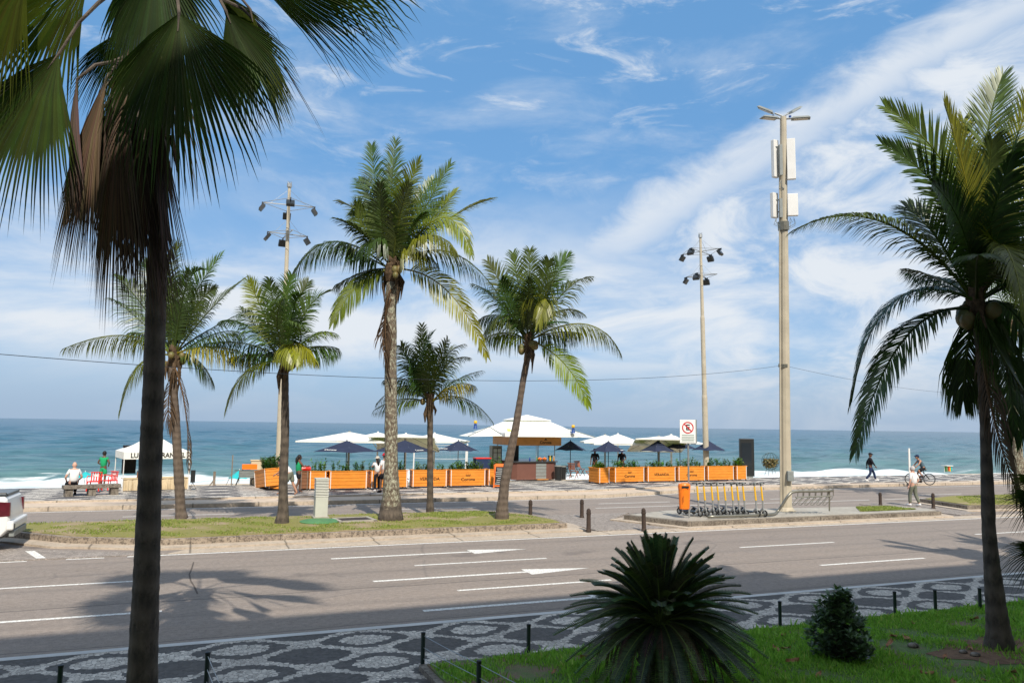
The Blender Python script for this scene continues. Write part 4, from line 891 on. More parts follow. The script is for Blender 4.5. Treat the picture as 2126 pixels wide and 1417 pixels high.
# bench with sitting man
bp=G(131,1031,PZ); bq=G(250,1026,PZ); bm=(bp+bq)/2; ang=math.atan2(bq.y-bp.y,bq.x-bp.x)
bench=thing('bench','long low grey concrete bench at the left end of the promenade','bench',bm,ang)
L=(bq-bp).length; m_=MB(); m_.box((0,.22,.37),(L,.50,.15)); m_.build('seat',M_KERB2,bench,bevel=.015)
for s_ in (-1,1): m_=MB(); m_.box((s_*L*.40,.22,.15),(.28,.38,.295)); m_.build('leg',M_KERB2,bench)
m_=MB(); m_.box((0,.22,.15),(.28,.38,.295)); m_.build('leg',M_KERB2,bench)
sp_=bench.matrix_basis@V(0,0,0); q=G(150,1029,PZ); uu=V(math.cos(ang),math.sin(ang),0); nn=V(-uu.y,uu.x,0)
sit=bp+uu*((q-bp).dot(uu))+nn*.22
person('bald man in a white shirt sitting on the concrete bench, back to the road',(sit.x,sit.y,PZ-.36),ang,M_SKINP,dict(pel=(0,0,.92),sp=(0,.0,1.08),hpL=(-.1,.02,.90),hpR=(.1,.02,.90),knL=(-.16,.46,.86),knR=(.16,.46,.86),anL=(-.16,.40,.46),anR=(.16,.40,.46),toL=(-.17,.55,.41),toR=(.17,.55,.41),
   elL=(-.30,.02,1.12),elR=(.30,.02,1.12),wrL=(-.22,.26,.98),wrR=(.22,.26,.98)),F_WHITE,.7,F_BLACK,1.9,None,None,F_BLACK,1.75,fat=1.25)
# cyclist and bicycle
def ring(mb,c,r,tr,n=22,ax='x',k=6):
    pts=[]
    for i in range(n+1):
        a=2*math.pi*i/n; pts.append(V(c[0],c[1]+r*math.cos(a),c[2]+r*math.sin(a)) if ax=='x' else V(c[0]+r*math.cos(a),c[1]+r*math.sin(a),c[2]) if ax=='z' else V(c[0]+r*math.cos(a),c[1],c[2]+r*math.sin(a)))
    mb.tube(pts,tr,k,cap=False)
bp_=G(1911,1006,.14); brz=vang(-.98,.1); bike=thing('bicycle','black framed bicycle ridden along the promenade by a shirtless looking rider','bicycle',bp_,brz); bike['label']='black bicycle being ridden along the cycle path behind the old man'
for y in (-.52,.54):
    m_=MB(); ring(m_,(0,y,.34),.325,.022); ty=m_.build('wheel',M_RUB,bike); s2=MB(); ring(s2,(0,y,.34),.295,.008,18)
    for i in range(10): a=i*.628; s2.tube([(0,y,.34),(0,y+.29*math.cos(a),.34+.29*math.sin(a))],.0025,3)
    s2.tube([(-.05,y,.34),(.05,y,.34)],.02,8); s2.build('spokes',M_GALV,ty)
m_=MB()
for a,b_ in (((0,-.1,.30),(0,.40,.78)),((0,-.1,.30),(0,-.22,.82)),((0,-.2,.76),(0,.38,.86)),((0,.37,.92),(0,.54,.34)),((.04,-.1,.30),(.05,-.52,.34)),((.03,-.2,.74),(.05,-.52,.34)),((-.04,-.1,.30),(-.05,-.52,.34)),((-.03,-.2,.74),(-.05,-.52,.34))): m_.tube([a,b_],.018,6)
m_.build('frame',M_BLK,bike); m_=MB(); m_.tube([(-.29,.28,1.04),(-.2,.34,1.02),(0,.36,1.0),(.2,.34,1.02),(.29,.28,1.04)],.014,6); m_.tube([(0,.37,.9),(0,.36,1.0)],.018,6); m_.build('handlebar',M_GALV,bike)
m_=MB(); m_.tube([(0,-.36,.92),(0,-.24,.93),(0,-.08,.92)],[.075,.05,.02],8); m_.tube([(0,-.22,.8),(0,-.23,.9)],.014,6); m_.build('saddle',M_BLK,bike)
for s_ in (-1,1): m_=MB(); m_.tube([(0,-.1,.30),(s_*.07,-.1,.30),(s_*.07,-.1+.0*s_,.30-s_*.17),(s_*.16,-.1,.30-s_*.17)],.011,5); m_.box((s_*.13,-.1,.30-s_*.17),(.09,.08,.02)); m_.build('pedal',M_BLK,bike)
rp=bp_+V(0,0,0); person('cyclist in a dark cap and grey vest riding the black bicycle',bp_,brz,M_SKIN,dict(pel=(0,-.22,1.00),sp=(0,-.14,1.16),ch=(0,.0,1.36),nk=(0,.06,1.49),hd=(0,.10,1.58),shL=(-.18,.02,1.42),elL=(-.27,.14,1.22),wrL=(-.26,.27,1.10),shR=(.18,.02,1.42),elR=(.27,.14,1.22),wrR=(.26,.27,1.10),
   hpL=(-.09,-.18,.95),knL=(-.12,.14,.85),anL=(-.13,-.08,.54),toL=(-.13,.06,.49),hpR=(.09,-.18,.95),knR=(.12,.12,.66),anR=(.13,-.10,.23),toR=(.13,.04,.17)),F_TOP,0,F_BLACK,.9,'short',(F_NAVY,'cap'),F_BLACK,1.75,fat=1.05)
# ------------------------------------------------------------------ poles
def floodmast(label,foot,top,py1,py2,side):
    D=depth(foot); root=thing('floodlight_mast',label,'floodlight mast',foot,0,'tall floodlight masts on the beach front'); tp=P(top[0],top[1],D)
    m_=MB(foot); H=(tp-foot).length; m_.tube([foot,foot.lerp(tp,.33),foot.lerp(tp,.34),foot.lerp(tp,.66),foot.lerp(tp,.67),tp],[.19,.18,.155,.14,.115,.075],14); m_.build('pole',M_POLE,root,smooth=False)
    m_=MB(foot); m_.tube([tp-ZUP*.1,tp+ZUP*.1],.13,8)
    for i in range(8): a=i*.785; m_.tube([tp,tp+V(math.cos(a)*.12,math.sin(a)*.12,.2)],.012,4)
    m_.build('pole_top',M_GALV,root)
    for lv,(py,R_) in enumerate(((py1,1.35),(py2,1.05))):
        f=(py-foot_py(foot))/(top[1]-foot_py(foot)); c=foot.lerp(tp,f); m_=MB(foot); tips=[]
        for k in range(4):
            a=R(20+90*k+10*lv)+side; d=RT*math.cos(a)+V(FW.x,FW.y,0).normalized()*math.sin(a); tips.append(c+d*R_)
            m_.tube([c,c+d*R_],.03,5); m_.tube([c+ZUP*.85,c+d*R_*.7],.008,3)
        for k in range(4): m_.tube([tips[k],tips[(k+1)%4]],.016,4)
        m_.build('bracket',M_GALV,root)
        for k in range(4 if lv==0 else 3):
            q=MB(foot); t_=tips[k]; dr=(t_-c).normalized(); cc=t_-ZUP*.28
            Mx=Matrix((dr,dr.cross(ZUP),ZUP)).transposed()@Matrix.Rotation(R(-35),3,'Y')
            q.box(cc,(.16,.42,.36),M=Mx); q.bar(t_,cc+dr*.0+ZUP*.16,.05,.3); q.build('floodlight',M_BLK,root)
            g=MB(foot); g.box(cc+Mx@V(.09,0,0),(.02,.34,.28),M=Mx); g.build('lamp_glass',M_GLASS,root)
    return root
def foot_py(p): return PH/2-FP*(p-CAM).dot(UP)/depth(p)
mf=GY(578,43.5,.06); floodmast('tall beige floodlight mast on the left, behind the palm beside the louvred cabinet',mf,(601,385),425,486,0.)
mf2=GY(1467,42.6,PZ); floodmast('tall beige floodlight mast rising behind the planters right of the kiosk',mf2,(1454,490),522,572,.5)
# street lamp with antennas
lf=G(1632,1060,.22); D=depth(lf); lt=P(1626,243,D); root=thing('street_lamp','very tall cream street lamp post carrying four lamps and white antenna panels','street lamp',lf)
m_=MB(lf); m_.tube([lf,P(1630,900,D),P(1628,500,D),lt],[.225,.20,.15,.12],12); m_.build('pole',M_POLE,root); 
m_=MB(lf); m_.lathe([(.36,0),(.36,.03),(.30,.03),(.27,.12),(.22,.16)],14,lf); m_.tube([P(1621,1050,D-.16),P(1619,600,D-.1),P(1619,300,D)],.035,6); m_.build('base_plate',M_POLE,root)
for a,h in ((150,0),(30,.0),(192,-.0),(-12,.0)):
    d=RT*math.cos(R(a))*1.+FW*(.5 if a in(150,30) else -.3)*1.; d=V(d.x,d.y,0).normalized(); up=.62 if a in (150,30) else -.04
    s0=lt+ZUP*(.02 if up>.1 else -.08); s1=s0+d*.30+ZUP*.30*up; e1=s0+d*.95+ZUP*.95*up
    q=MB(lf); q.tube([s0,s1],.035,6); arm=q.build('lamp_arm',M_GALV,root)
    tdir=(e1-s1).normalized(); sd_=tdir.cross(ZUP).normalized(); n_=sd_.cross(tdir); Mx=Matrix((tdir,sd_,n_)).transposed(); q=MB(lf)
    q.box((s1+e1)/2,(.68,.30,.07),M=Mx,taper=.8); lamp=q.build('lamp_head',M_GREY,root); q=MB(lf); q.box((s1+e1)/2-n_*.045,(.5,.22,.02),M=Mx); q.build('lamp_lens',mat('lamp_lens',(.45,.40,.32),.2,.5),lamp)
    if up>.1: q=MB(lf); q.box(s1-ZUP*.14+d*.08,(.07,.07,.14)); q.build('photocell',M_BLU,root)
def pbox(mb,x0,x1,y0,y1,D,dep,yaw=0):
    a=P((x0+x1)/2,(y0+y1)/2,D); wd=(x1-x0)*D/FP; hh=(y1-y0)*D/FP; mb.box(a,(wd,dep,hh),rz=-(math.pi/2-YAW)+yaw)
for x0,x1,y0,y1,yaw,dz in ((1602,1616,290,370,.5,.1),(1634,1651,287,374,-.3,-.15),(1600,1615,400,453,.5,.1),(1635,1656,402,449,-.2,-.15)):
    q=MB(lf); pbox(q,x0,x1,y0,y1,D+dz,.16,yaw); q.build('antenna_panel',M_WHT,root,bevel=.02)
m_=MB(lf)
for y in (305,355,415,440): m_.tube([P(1605,y,D+.1),P(1628,y,D),P(1648,y,D-.1)],.03,5)
for y0,y1 in ((300,365),(412,452)): pbox(m_,1618,1624,y0,y1,D-.12,.12)
rg=random.Random(3)
for i in range(12):
    x=rg.choice([1606,1612,1640,1648,1622]); y=rg.choice([372,455,452]); m_.tube([P(x,y,D-.05),P(x+rg.uniform(-6,6),y+rg.uniform(8,16),D-.1),P(1628,y+rg.uniform(14,26),D-.15)],.010,4)
m_.tube([P(1633,375,D-.1),P(1634,410,D-.1)],.02,5); m_.build('antenna_bracket',M_GREY,root)
m_=MB(lf); m_.tube([P(1626,460,D),P(1627,478,D)],.21,10); m_.tube([P(1627,755,D),P(1627,762,D)],.20,10); m_.build('pole_band',M_TUBE,root)
m_=MB(lf); pbox(m_,1634,1647,977,998,D-.28,.16); m_.build('meter_box',M_GREY,root,bevel=.02)
# overhead cable
ca=P(1626,758,D-.2); pa=V(-34,25.5,0); da=depth(pa); cb=P(-500,690,da)
n=40; m_=MB(ca)
def sagp(f,a,b_,s_): q=a.lerp(b_,f); return q-ZUP*s_*4*f*(1-f)
m_.tube([sagp(i/n,ca,cb,.62) for i in range(n+1)],.0055,4); cc=P(2060,818,48); m_.tube([sagp(i/n,ca,cc,.3) for i in range(n+1)],.0055,4)
cbo=m_.build('overhead_cable',M_BLK); cbo.location=ca; tag(cbo,'thin black overhead cable sagging across the sky from the street lamp post','cable')
# sign and bin
sf=G(1431,1074,.22); D=depth(sf); root=thing('road_sign','white no parking sign with a crossed E in a red ring on a grey pole','road sign',sf)
yw=-(math.pi/2-YAW); m_=MB(sf); m_.tube([sf,P(1428,872,D)],.032,8); m_.build('pole',M_GALV,root)
pc=P(1428,895,D-.06); pl=MB(sf); pl.box(pc,(.55,.02,.80),rz=yw); plate=pl.build('sign_plate',M_SIGNW,root,bevel=.004)
q=MB(sf); q.box(pc+V(*(RT*.29)),(.035,.05,.80),rz=yw); q.build('plate_edge',M_GREY,root)
lp=pc-sf; ex=V(math.cos(yw),math.sin(yw),0); ey_=V(math.sin(yw),-math.cos(yw),0)
cen=lp+ZUP*.13+ey_*.014; q=MB()
for i in range(36):
    a0,a1=2*math.pi*i/36,2*math.pi*(i+1)/36; pts=[]
    for a,r in ((a0,.20),(a0,.165),(a1,.165),(a1,.20)): pts.append(cen+ex*r*math.cos(a)+ZUP*r*math.sin(a)+ey_*.004)
    q.add(pts,[(0,1,2,3)])
d1=(ex*-1+ZUP).normalized(); d2=(ex+ZUP).normalized(); q.add([cen+d1*.17+d2*.018+ey_*.005,cen+d1*.17-d2*.018+ey_*.005,cen-d1*.17-d2*.018+ey_*.005,cen-d1*.17+d2*.018+ey_*.005],[(0,1,2,3)]); q.build('red_ring',M_SIGNR,root)
text('E',.27,M_INK,root,cen+ey_*.002-ZUP*.0,(math.pi/2,0,yw),'letter',1.1)
q=MB()
for i,(z,wl) in enumerate(((-.13,.42),(-.19,.44),(-.225,.42),(-.27,.46),(-.30,.40),(-.345,.44))): c_=lp+ZUP*z+ey_*.014; q.box(c_,(wl,.004,.014 if i else .028),rz=yw)
q.build('small_print_lines',M_GREYINK,root)
q=MB(sf)
b0=P(1421,1056,D-.12); H_=(1056-1006)*D/FP; root2=thing('litter_bin','bright orange plastic litter bin hanging on the no parking sign pole','litter bin',b0)
q=MB(); q.lathe([(.17,0),(.185,.02),(.215,H_*.80),(.225,H_*.81),(.225,H_*.84),(.205,H_*.85)],18,sy=.8); q.build('bin_body',M_ORG,root2,smooth=False)
q=MB(); q.lathe([(.225,H_*.84),(.225,H_*.98),(.20,H_*1.03),(.10,H_*1.07),(.001,H_*1.08)],18,sy=.8); q.build('lid',M_ORG,root2)
q=MB(); q.box(V(0,0,H_*.91)+ey_*.185,(.24,.03,.07),rz=yw); q.build('slot',M_BLK,root2); q=MB(); q.box(V(.10,.12,H_*.5),(.03,.06,H_*.7)); q.tube([V(.0,.1,-.0),V(.02,.1,-.2)],.015,5); q.build('bracket',M_GALV,root2)
q=MB(); q.box(ey_*.176+V(-.09,0,H_*.42),(.012,.012,.22),rz=yw); q.build('keyhole_plate',M_BLK,root2)
# scooters
def scooter():
    r=thing('electric_scooter','','scooter',(0,0,0),0,'yellow hire scooters parked in a row by the bin')
    for y in (0,.92):
        q=MB(); ring(q,(0,y,.115),.095,.022,16); ty=q.build('wheel',M_RUB,r); s_=MB(); ring(s_,(0,y,.115),.055,.018,12); s_.tube([(-.03,y,.115),(.03,y,.115)],.03,8); s_.build('hub',M_GALV,ty)
    q=MB(); q.box((0,.42,.135),(.16,.62,.045)); q.tube([(0,.1,.13),(0,.0,.15)],[.05,.03],6); q.build('deck',M_BLK,r,bevel=.012)
    q=MB(); q.box((0,.03,.24),(.09,.2,.015),M=Matrix.Rotation(R(-18),3,'X')); q.build('rear_mudguard',M_BLK,r)
    q=MB(); q.tube([(0,.72,.15),(0,.84,.28)],[.045,.035],8); q.tube([(0,.92,.13),(0,.86,.30),(0,.84,.50)],[.028,.03,.03],8); q.build('fork',M_GALV,r)
    q=MB(); q.tube([(0,.842,.56),(0,.79,1.04)],[.033,.029],10); q.build('steering_tube',M_YEL,r); q=MB(); q.tube([(0,.85,.46),(0,.842,.56)],.026,8); q.tube([(0,.79,1.04),(0,.78,1.10)],.024,8); q.build('steering_joint',M_GREY,r)
    q=MB(); q.tube([(-.22,.76,1.14),(-.1,.775,1.14),(.1,.775,1.14),(.22,.76,1.14)],.013,6); q.tube([(0,.78,1.06),(0,.775,1.15)],.026,8); q.build('handlebar',M_BLK,r)
    for s_ in (-1,1): q=MB(); q.tube([(s_*.13,.765,1.14),(s_*.23,.76,1.14)],.02,8); q.build('grip',M_RUB,r)
    q=MB(); q.box((0,.80,1.15),(.10,.08,.06)); q.build('display',M_GREY,r,bevel=.01)
    q=MB(); q.tube([(-.05,.3,.13),(-.14,.25,.0)],.009,4); q.build('kickstand',M_GALV,r)
    return r
SC=scooter(); sx=[1437,1451,1467,1479,1494,1509,1521,1533,1557,1567]
ords=['next to the orange bin','second from the orange bin','third from the orange bin','fourth from the orange bin','fifth from the orange bin','sixth from the orange bin','third from the gap in the row','last one before the gap in the row','first one after the gap in the row','at the right end of the row, nearest the tube rack']
for i,x in enumerate(sx):
    front=G(x+17+(4 if i>8 else 0),1072,.24); rot=vang(.62,-.78)+random.uniform(-.05,.05); d=V(-math.sin(rot),math.cos(rot),0); loc=front-d*.92; lab='yellow hire scooter '+ords[i]
    if i==0: SC.location=loc; SC.rotation_euler=(0,0,rot); SC['label']=lab
    else: dup(SC,loc,rot,lab)
# bicycle rack
rf=G(1500,1069,.25); D=depth(G(1600,1066,.25)); root=thing('bicycle_rack','bent steel tube rack with hanging hoops running from the scooters past the lamp post','bicycle rack',G(1600,1067,.22))
off=root.location.copy(); z_=.25+.05
pts=[G(1470,1072,z_),G(1560,1069,z_),G(1600,1067,z_)]+[P(1613,1062,D),P(1625,1046,D),P(1637,1028,D),P(1650,1020,D+.1),P(1690,1019,D+.3),P(1728,1018,D+.5)]
sm=[]
for i in range(len(pts)-1):
    p0,p1,p2,p3=pts[max(0,i-1)],pts[i],pts[i+1],pts[min(len(pts)-1,i+2)]
    for j in range(5):
        f=j/5; sm.append(.5*((2*p1)+(p2-p0)*f+(2*p0-5*p1+4*p2-p3)*f*f+(3*p1-p0-3*p2+p3)*f**3))
sm.append(pts[-1]); m_=MB(off); m_.tube(sm,.05,10); m_.build('rail',M_TUBE,root,smooth=True)
m_=MB(off); m_.tube([P(1652,1032,D+.1),P(1726,1029,D+.5)],.03,6); m_.tube([P(1722,1019,D+.5),P(1722,1060,D+.5)],.028,6); m_.build('lower_rail',M_TUBE,root)
for i in range(6):
    x=1659+i*12.6; dd=D+.15+i*.07; q=MB(off)
    q.tube([P(x+8,1015,dd),P(x+3,1011,dd),P(x-2,1015,dd),P(x-3,1032,dd),P(x-12,1043,dd-.1),P(x-14,1047,dd-.15),P(x-9,1048,dd-.1),P(x+5,1034,dd+.05),P(x+8,1028,dd+.1),P(x+8,1015,dd)],.014,5); q.build('hoop',M_TUBE,root)
# bollards
BO=None
for px,py,h,lb in ((1101,1076,.66,'brown bollard standing on the far road edge just right of the leaning palm'),(1208,1074,.66,'brown bollard on the far side of the crossing, behind and left of a nearer one'),(1222,1103,.72,'brown bollard on the near side of the crossing gap, left of the leaning one'),(1337,1101,.72,'slightly tilted brown bollard at the corner of the scooter island'),(1828,1048,.56,'short brown bollard at the left end of the island grass patch'),(1938,1055,.66,'brown bollard right of the old man')):
    p=G(px,py,.03)
    if BO is None:
        BO=thing('bollard',lb,'bollard',p,0,'brown iron bollards around the medians'); q=MB(); q.lathe([(.085,0),(.08,.05),(.07,.08),(.065,.50),(.075,.52),(.075,.56),(.06,.58)],12); q.build('post',M_IRON,BO); q=MB(); q.lathe([(.06,.58),(.072,.60),(.06,.65),(.03,.68),(.001,.69)],12); q.build('cap',M_IRON,BO); o=BO
    else: o=dup(BO,p,0,lb)
    o.scale=(1,1,h/.69)
    if px==1337: o.rotation_euler=(R(3),R(-3),0)
# lawn fence posts and wires
FP0=None
fx=[(120,10.17,'slim dark fence post in the bottom left corner, left of the fan palm trunk'),(427,10.16,'slim dark corner post right of the fan palm trunk with wires running down from it'),(877,10.19,'slim dark corner post at the left end of the near lawn'),(1097,10.13,'slim dark post on the lawn edge left of the cycad'),(1620,10.15,'dark green post on the lawn edge right of the cycad'),(1763,10.15,'dark post seen directly behind the shrub'),(1859,10.12,'dark post second right of the shrub'),(1943,10.0,'dark post third right of the shrub'),(2036,9.85,'dark green post just left of the big palm trunk')]
FPS=[]
for px,Y,lb in fx:
    p=GY(px,Y,.12); FPS.append(p)
    if FP0 is None:
        FP0=thing('fence_post',lb,'fence post',p,0,'slim posts along the lawn edges'); q=MB(); q.tube([(0,0,0),(0,0,.44)],.028,10); q.build('post',M_DGREEN,FP0); q=MB(); q.lathe([(.031,.425),(.031,.45),(.001,.458)],10); q.build('cap',M_BLK,FP0)
    else: dup(FP0,p,0,lb)
p993=GY(993,8.79,.12); dup(FP0,p993,0,'slim post standing in front of the near lawn corner, carrying three wires'); p3=V(.42,8.6,.12); dup(FP0,p3,0,'slim post below the frame on the edge of the left lawn')
for a,b_,lb in ((FPS[2],p993,'three thin wires strung between the two posts at the near lawn corner'),(p993,V(3.5,7.4,.12),'three thin wires running from the nearest post down out of the picture'),(FPS[1],p3,'three thin wires running down from the corner post right of the fan palm')):
    q=MB(a)
    for z in (.12,.26,.41): q.tube([sagp(i/8,a+ZUP*z,b_+ZUP*z,.01) for i in range(9)],.0045,4)
    o=q.build('fence_wire',M_GALV); o.location=a; tag(o,lb,'wire','wires between the lawn posts')
# louvred cabinet + covers
up_=G(665,1074,.22); root=thing('utility_cabinet','tall narrow grey cabinet with louvred upper half on the median lawn','utility cabinet',up_,0)
hc_=HZ(up_,992)-.22; q=MB(); q.box((0,0,hc_*.27),(.40,.40,hc_*.54)); q.build('cabinet_body',M_UTIL,root,bevel=.008)
q=MB(); q.box((0,0,hc_*.76),(.34,.34,hc_*.46)); 
q.build('vent_core',M_GREY,root); q=MB()
for i in range(11): z=hc_*(.56+.04*i); q.box((0,0,z),(.43,.43,hc_*.022),taper=.93)
q.build('louvres',M_UTIL,root); q=MB(); q.box((0,0,hc_*.99),(.44,.44,.04)); q.build('cap',M_UTIL,root,bevel=.01); q=MB(); q.box((0,0,.02),(.5,.5,.06)); q.build('plinth',M_CONC,root)
cp=G(664,1082,.225); root=thing('manhole_cover','green painted round cover on the median lawn in front of the louvred cabinet','manhole cover',cp); q=MB(); q.lathe([(.62,0),(.62,.02),(.5,.05),(.001,.06)],28); q.build('lid',M_GLID,root)
cp=G(735,1079,.225); root=thing('access_hatch','rusty square hatch in a concrete frame between the cabinet and the tallest palm','access hatch',cp,.1); q=MB()
for s_ in (-1,1): q.box((s_*.55,0,.02),(.12,1.0,.05)); q.box((0,s_*.44,.022),(1.22,.12,.05))
q.build('frame',M_CONC,root); q=MB(); q.box((0,0,.02),(.96,.74,.03)); q.build('lid',M_IRON,root)
# ------------------------------------------------------------------ pickup
root=thing('parked_car','rear end of a white pickup parked in the bay at the left edge','car',(-4.22,22.75,0.02),0)
prof=[(0,.50),(.03,.62),(.02,.85),(-.02,1.05),(-.06,1.26),(-.12,1.33),(-1.9,1.33),(-2.0,1.34),(-2.25,1.40),(-2.9,1.40),(-3.2,1.38),(-4.1,1.10),(-4.45,.95),(-4.5,.55),(-4.45,.36),(-4.15,.34)]
def arch(cx): return [(cx+.40*math.cos(a)*-1,.34+.40*math.sin(a)) for a in [i*math.pi/8 for i in range(9)]]
pr=prof+arch(-3.7)+[(-1.5,.32)]+arch(-.85)+[(-.12,.36)]
W2=.86; vs=[];fs=[]; n=len(pr)
for yy,ins in ((0,.05),(.06,0),(2*W2-.06,0),(2*W2,.05)):
    for x,z in pr: vs.append((x-(ins if x>-1 else -ins if x<-4 else 0),yy,z-(ins if z>1.2 else 0)))
fs=[(k*n+i,k*n+(i+1)%n,(k+1)*n+(i+1)%n,(k+1)*n+i) for k in range(3) for i in range(n)]+[tuple(range(n-1,-1,-1)),tuple(3*n+i for i in range(n))]
q=MB(); q.add(vs,fs); q.build('body',M_CAR,root,bevel=.02)
q=MB(); q.prism([(-2.05,.05),(-2.05,2*W2-.05),(-.10,2*W2-.08),(-.10,.08)],1.31,1.40); q.build('tonneau_cover',mat('grey_cover',(.16,.18,.19),.5,.4),root,bevel=.02)
q=MB(); q.add([(-2.1,.1,1.38),(-3.9,.1,1.15),(-3.0,.22,1.72),(-2.25,.2,1.74),(-2.1,1.62,1.38),(-3.9,1.62,1.15),(-3.0,1.5,1.72),(-2.25,1.52,1.74)],[(0,1,2,3),(7,6,5,4),(0,3,7,4),(1,5,6,2),(3,2,6,7)]); q.build('cabin_windows',M_GLASS,root)
q=MB(); q.box((-2.62,W2,1.75),(.9,1.35,.05)); q.build('roof',M_CAR,root,bevel=.02)
for yy in (-.006,2*W2-.10):
    q=MB(); q.add([(x,yy+k,z) for k in (0,.106) for x,z in ((.012,1.19),(-.22,1.21),(-.34,.86),(-.30,.84),(.024,.86))],[(4,3,2,1,0),(5,6,7,8,9)]+[(i,(i+1)%5,5+(i+1)%5,5+i) for i in range(5)]); q.build('tail_light',M_TAIL,root)
q=MB(); q.box((.04,W2,.62),(.16,1.72,.22)); q.build('rear_bumper',M_CAR,root,bevel=.04); q=MB(); q.box((.07,W2,.42),(.12,1.5,.16)); q.build('bumper_step',M_GREY,root,bevel=.02)
q=MB(); q.box((.125,.10,.60),(.02,.05,.12)); q.build('reflector',M_BLK,root); q=MB(); q.tube([(-.05,.02,1.36),(-.10,.02,1.42),(-.35,.02,1.42)],.018,6); q.build('cover_rail',M_BLK,root)
for cx in (-.85,-3.7):
    for yy in (.10,2*W2-.10):
        q=MB(); ring(q,(cx,yy,.34),.25,.09,24,'y',10); wl=q.build('wheel',M_RUB,root,smooth=True); q=MB(); q.tube([(cx,yy-.08,.34),(cx,yy+.08,.34)],.19,14); q.build('rim',M_GALV,wl)
print('PART2')
# ------------------------------------------------------------------ planters
def planter(label,a,b_,H=.88,dp=.62,txt=None,plants=None,seed=1,tilt=None,green=(1,1,1),dens=1.,ph=.42,mt=None):
    # a, b_ = front bottom corners (world)
    u=(b_-a); L=u.length; ang=math.atan2(u.y,u.x); c=(a+b_)/2; c.z=PZ
    r=thing('planter',label,'planter',c,ang if tilt is None else (tilt[0],tilt[1],ang),'wooden box planters fencing the terrace')
    mt=mt or M_WOOD; z0=.07; hh=H-z0; n=5
    for nm,y in (('front_panel',.012),('back_panel',dp-.012)):
        q=MB()
        for i in range(n): q.box((0,y,z0+hh*(i+.5)/n),(L-.04,.024,hh/n-.012))
        q.build(nm,mt,r)
    for s_ in (-1,1):
        q=MB()
        for i in range(n): q.box((s_*(L/2-.012),dp/2,z0+hh*(i+.5)/n),(.024,dp-.06,hh/n-.012))
        q.build('side_panel',mt,r)
        q=MB(); q.box((s_*(L/2-.055),-.012,z0+hh/2),(.035,.022,hh+.03)); q.build('corner_strip',M_WHT if mt is not M_WOODB else M_WOODG,r)
        q=MB(); q.box((s_*(L/2-.05),.05,.035),(.07,.07,.07)); q.box((s_*(L/2-.05),dp-.05,.035),(.07,.07,.07)); q.build('feet',M_BLK,r)
    q=MB()
    for s_ in (-1,1): q.box((s_*(L/2+.004),dp/2,H-.015),(.05,dp+.03,.035)); 
    q.box((0,.0,H-.012),(L-.06,.05,.03)); q.box((0,dp,H-.012),(L-.06,.05,.03)); q.build('rim',mt,r)
    q=MB(); q.box((0,dp/2,H-.12),(L-.06,dp-.06,.06)); q.build('soil',M_TURFN,r)
    if txt=='crown':
        text('Corona',.21,M_INK,r,(0,-.003,z0+hh*.38),(math.pi/2,0,0),'lettering',1.15)
        q=MB(); w_=.11
        q.box((0,-.004,z0+hh*.60),(w_*2,.006,.025))
        for i in range(5): x=-w_+w_*.5*i; q.add([(x-.022,-.006,z0+hh*.62),(x+.022,-.006,z0+hh*.62),(x,-.006,z0+hh*(.70+.04*(i%2==0)))],[(0,1,2)])
        q.build('crown_emblem',M_INK,r)
    elif txt: text(txt,.20,M_INK,r,(0,-.003,z0+hh*.45),(math.pi/2,0,0),'lettering',1.1)
    if plants:
        rg=random.Random(seed); g=MB(); s_m=MB(); root=thing('planter_plants',plants,'plants',c,ang,'plants growing in the terrace planters'); root.location.z=PZ+H-.1
        if tilt: root.rotation_euler=(tilt[0],tilt[1],ang)
        nn=int(L*9*dens)
        for i in range(nn):
            x=rg.uniform(-L/2+.1,L/2-.1); y=dp/2+rg.uniform(-.18,.18); hgt=ph*rg.uniform(.5,1.15); lean=V(rg.uniform(-.25,.25),rg.uniform(-.2,.2),1)
            tn=tuple(x_*rg.uniform(.6,1.3) for x_ in green); p0=V(x,y,0); s_m.tube([p0,p0+lean*hgt],[.008,.004],4)
            for k in range(15):
                f=rg.uniform(.2,1.); o_=p0+lean*hgt*f; a_=rg.uniform(0,6.283); d=V(math.cos(a_),math.sin(a_),rg.uniform(.0,1.1)).normalized(); ll=rg.uniform(.09,.17); wv=d.cross(ZUP).normalized()*ll*.24
                g.add([o_,o_+d*ll*.5+wv,o_+d*ll,o_+d*ll*.5-wv],[(0,1,2,3)],tn)
        g.build('foliage',M_PLANT,root,colattr=True); s_m.build('stem',M_PLANT,root,colattr=True)
    return r
def pl(x0,y0,x1,y1,**k): return G(x0,y0,PZ),G(x1,y1,PZ)
BR=(1.1,1.2,.7); DK=(.55,.7,.6); GY_=(.8,.95,1.1)
planter('second planter in the left row, turned end on beside the brown box',*pl(641,1017,677,1017),seed=2,plants='bright green bushy plant spilling left of the first full length planter',green=BR,dens=2.2,ph=.6)
planter('first full length planter of the left row, right of the louvred cabinet',*pl(683,1017,762,1015.5),seed=3,plants='thin grey green stems under the leftmost navy parasol',green=GY_,ph=.5,dens=1.8)
planter('planter behind the couple in white',*pl(769,1015,846,1013),seed=4,plants='small dark plants behind the couple in white',green=DK,ph=.42,dens=2)
planter('planter crossed by the stem of the shortest palm',*pl(855,1012.5,928,1011.5),txt='VERANDA',seed=5,plants='grey green leaves behind the stem of the shortest palm',green=GY_,dens=1.3,ph=.45)
planter('planter with a crown and dark lettering left of the menu board',*pl(934,1011,1008,1009.5),txt='crown',seed=6,plants='thick dark hedge in the planter with the crown left of the menu board',green=(.8,.95,.6),dens=3.2,ph=.42)
planter('short planter half hidden by the orange menu board',*pl(1013,1009.5,1046,1009),seed=7,plants='taller green plants behind the orange menu board',green=BR,dens=3,ph=.62)
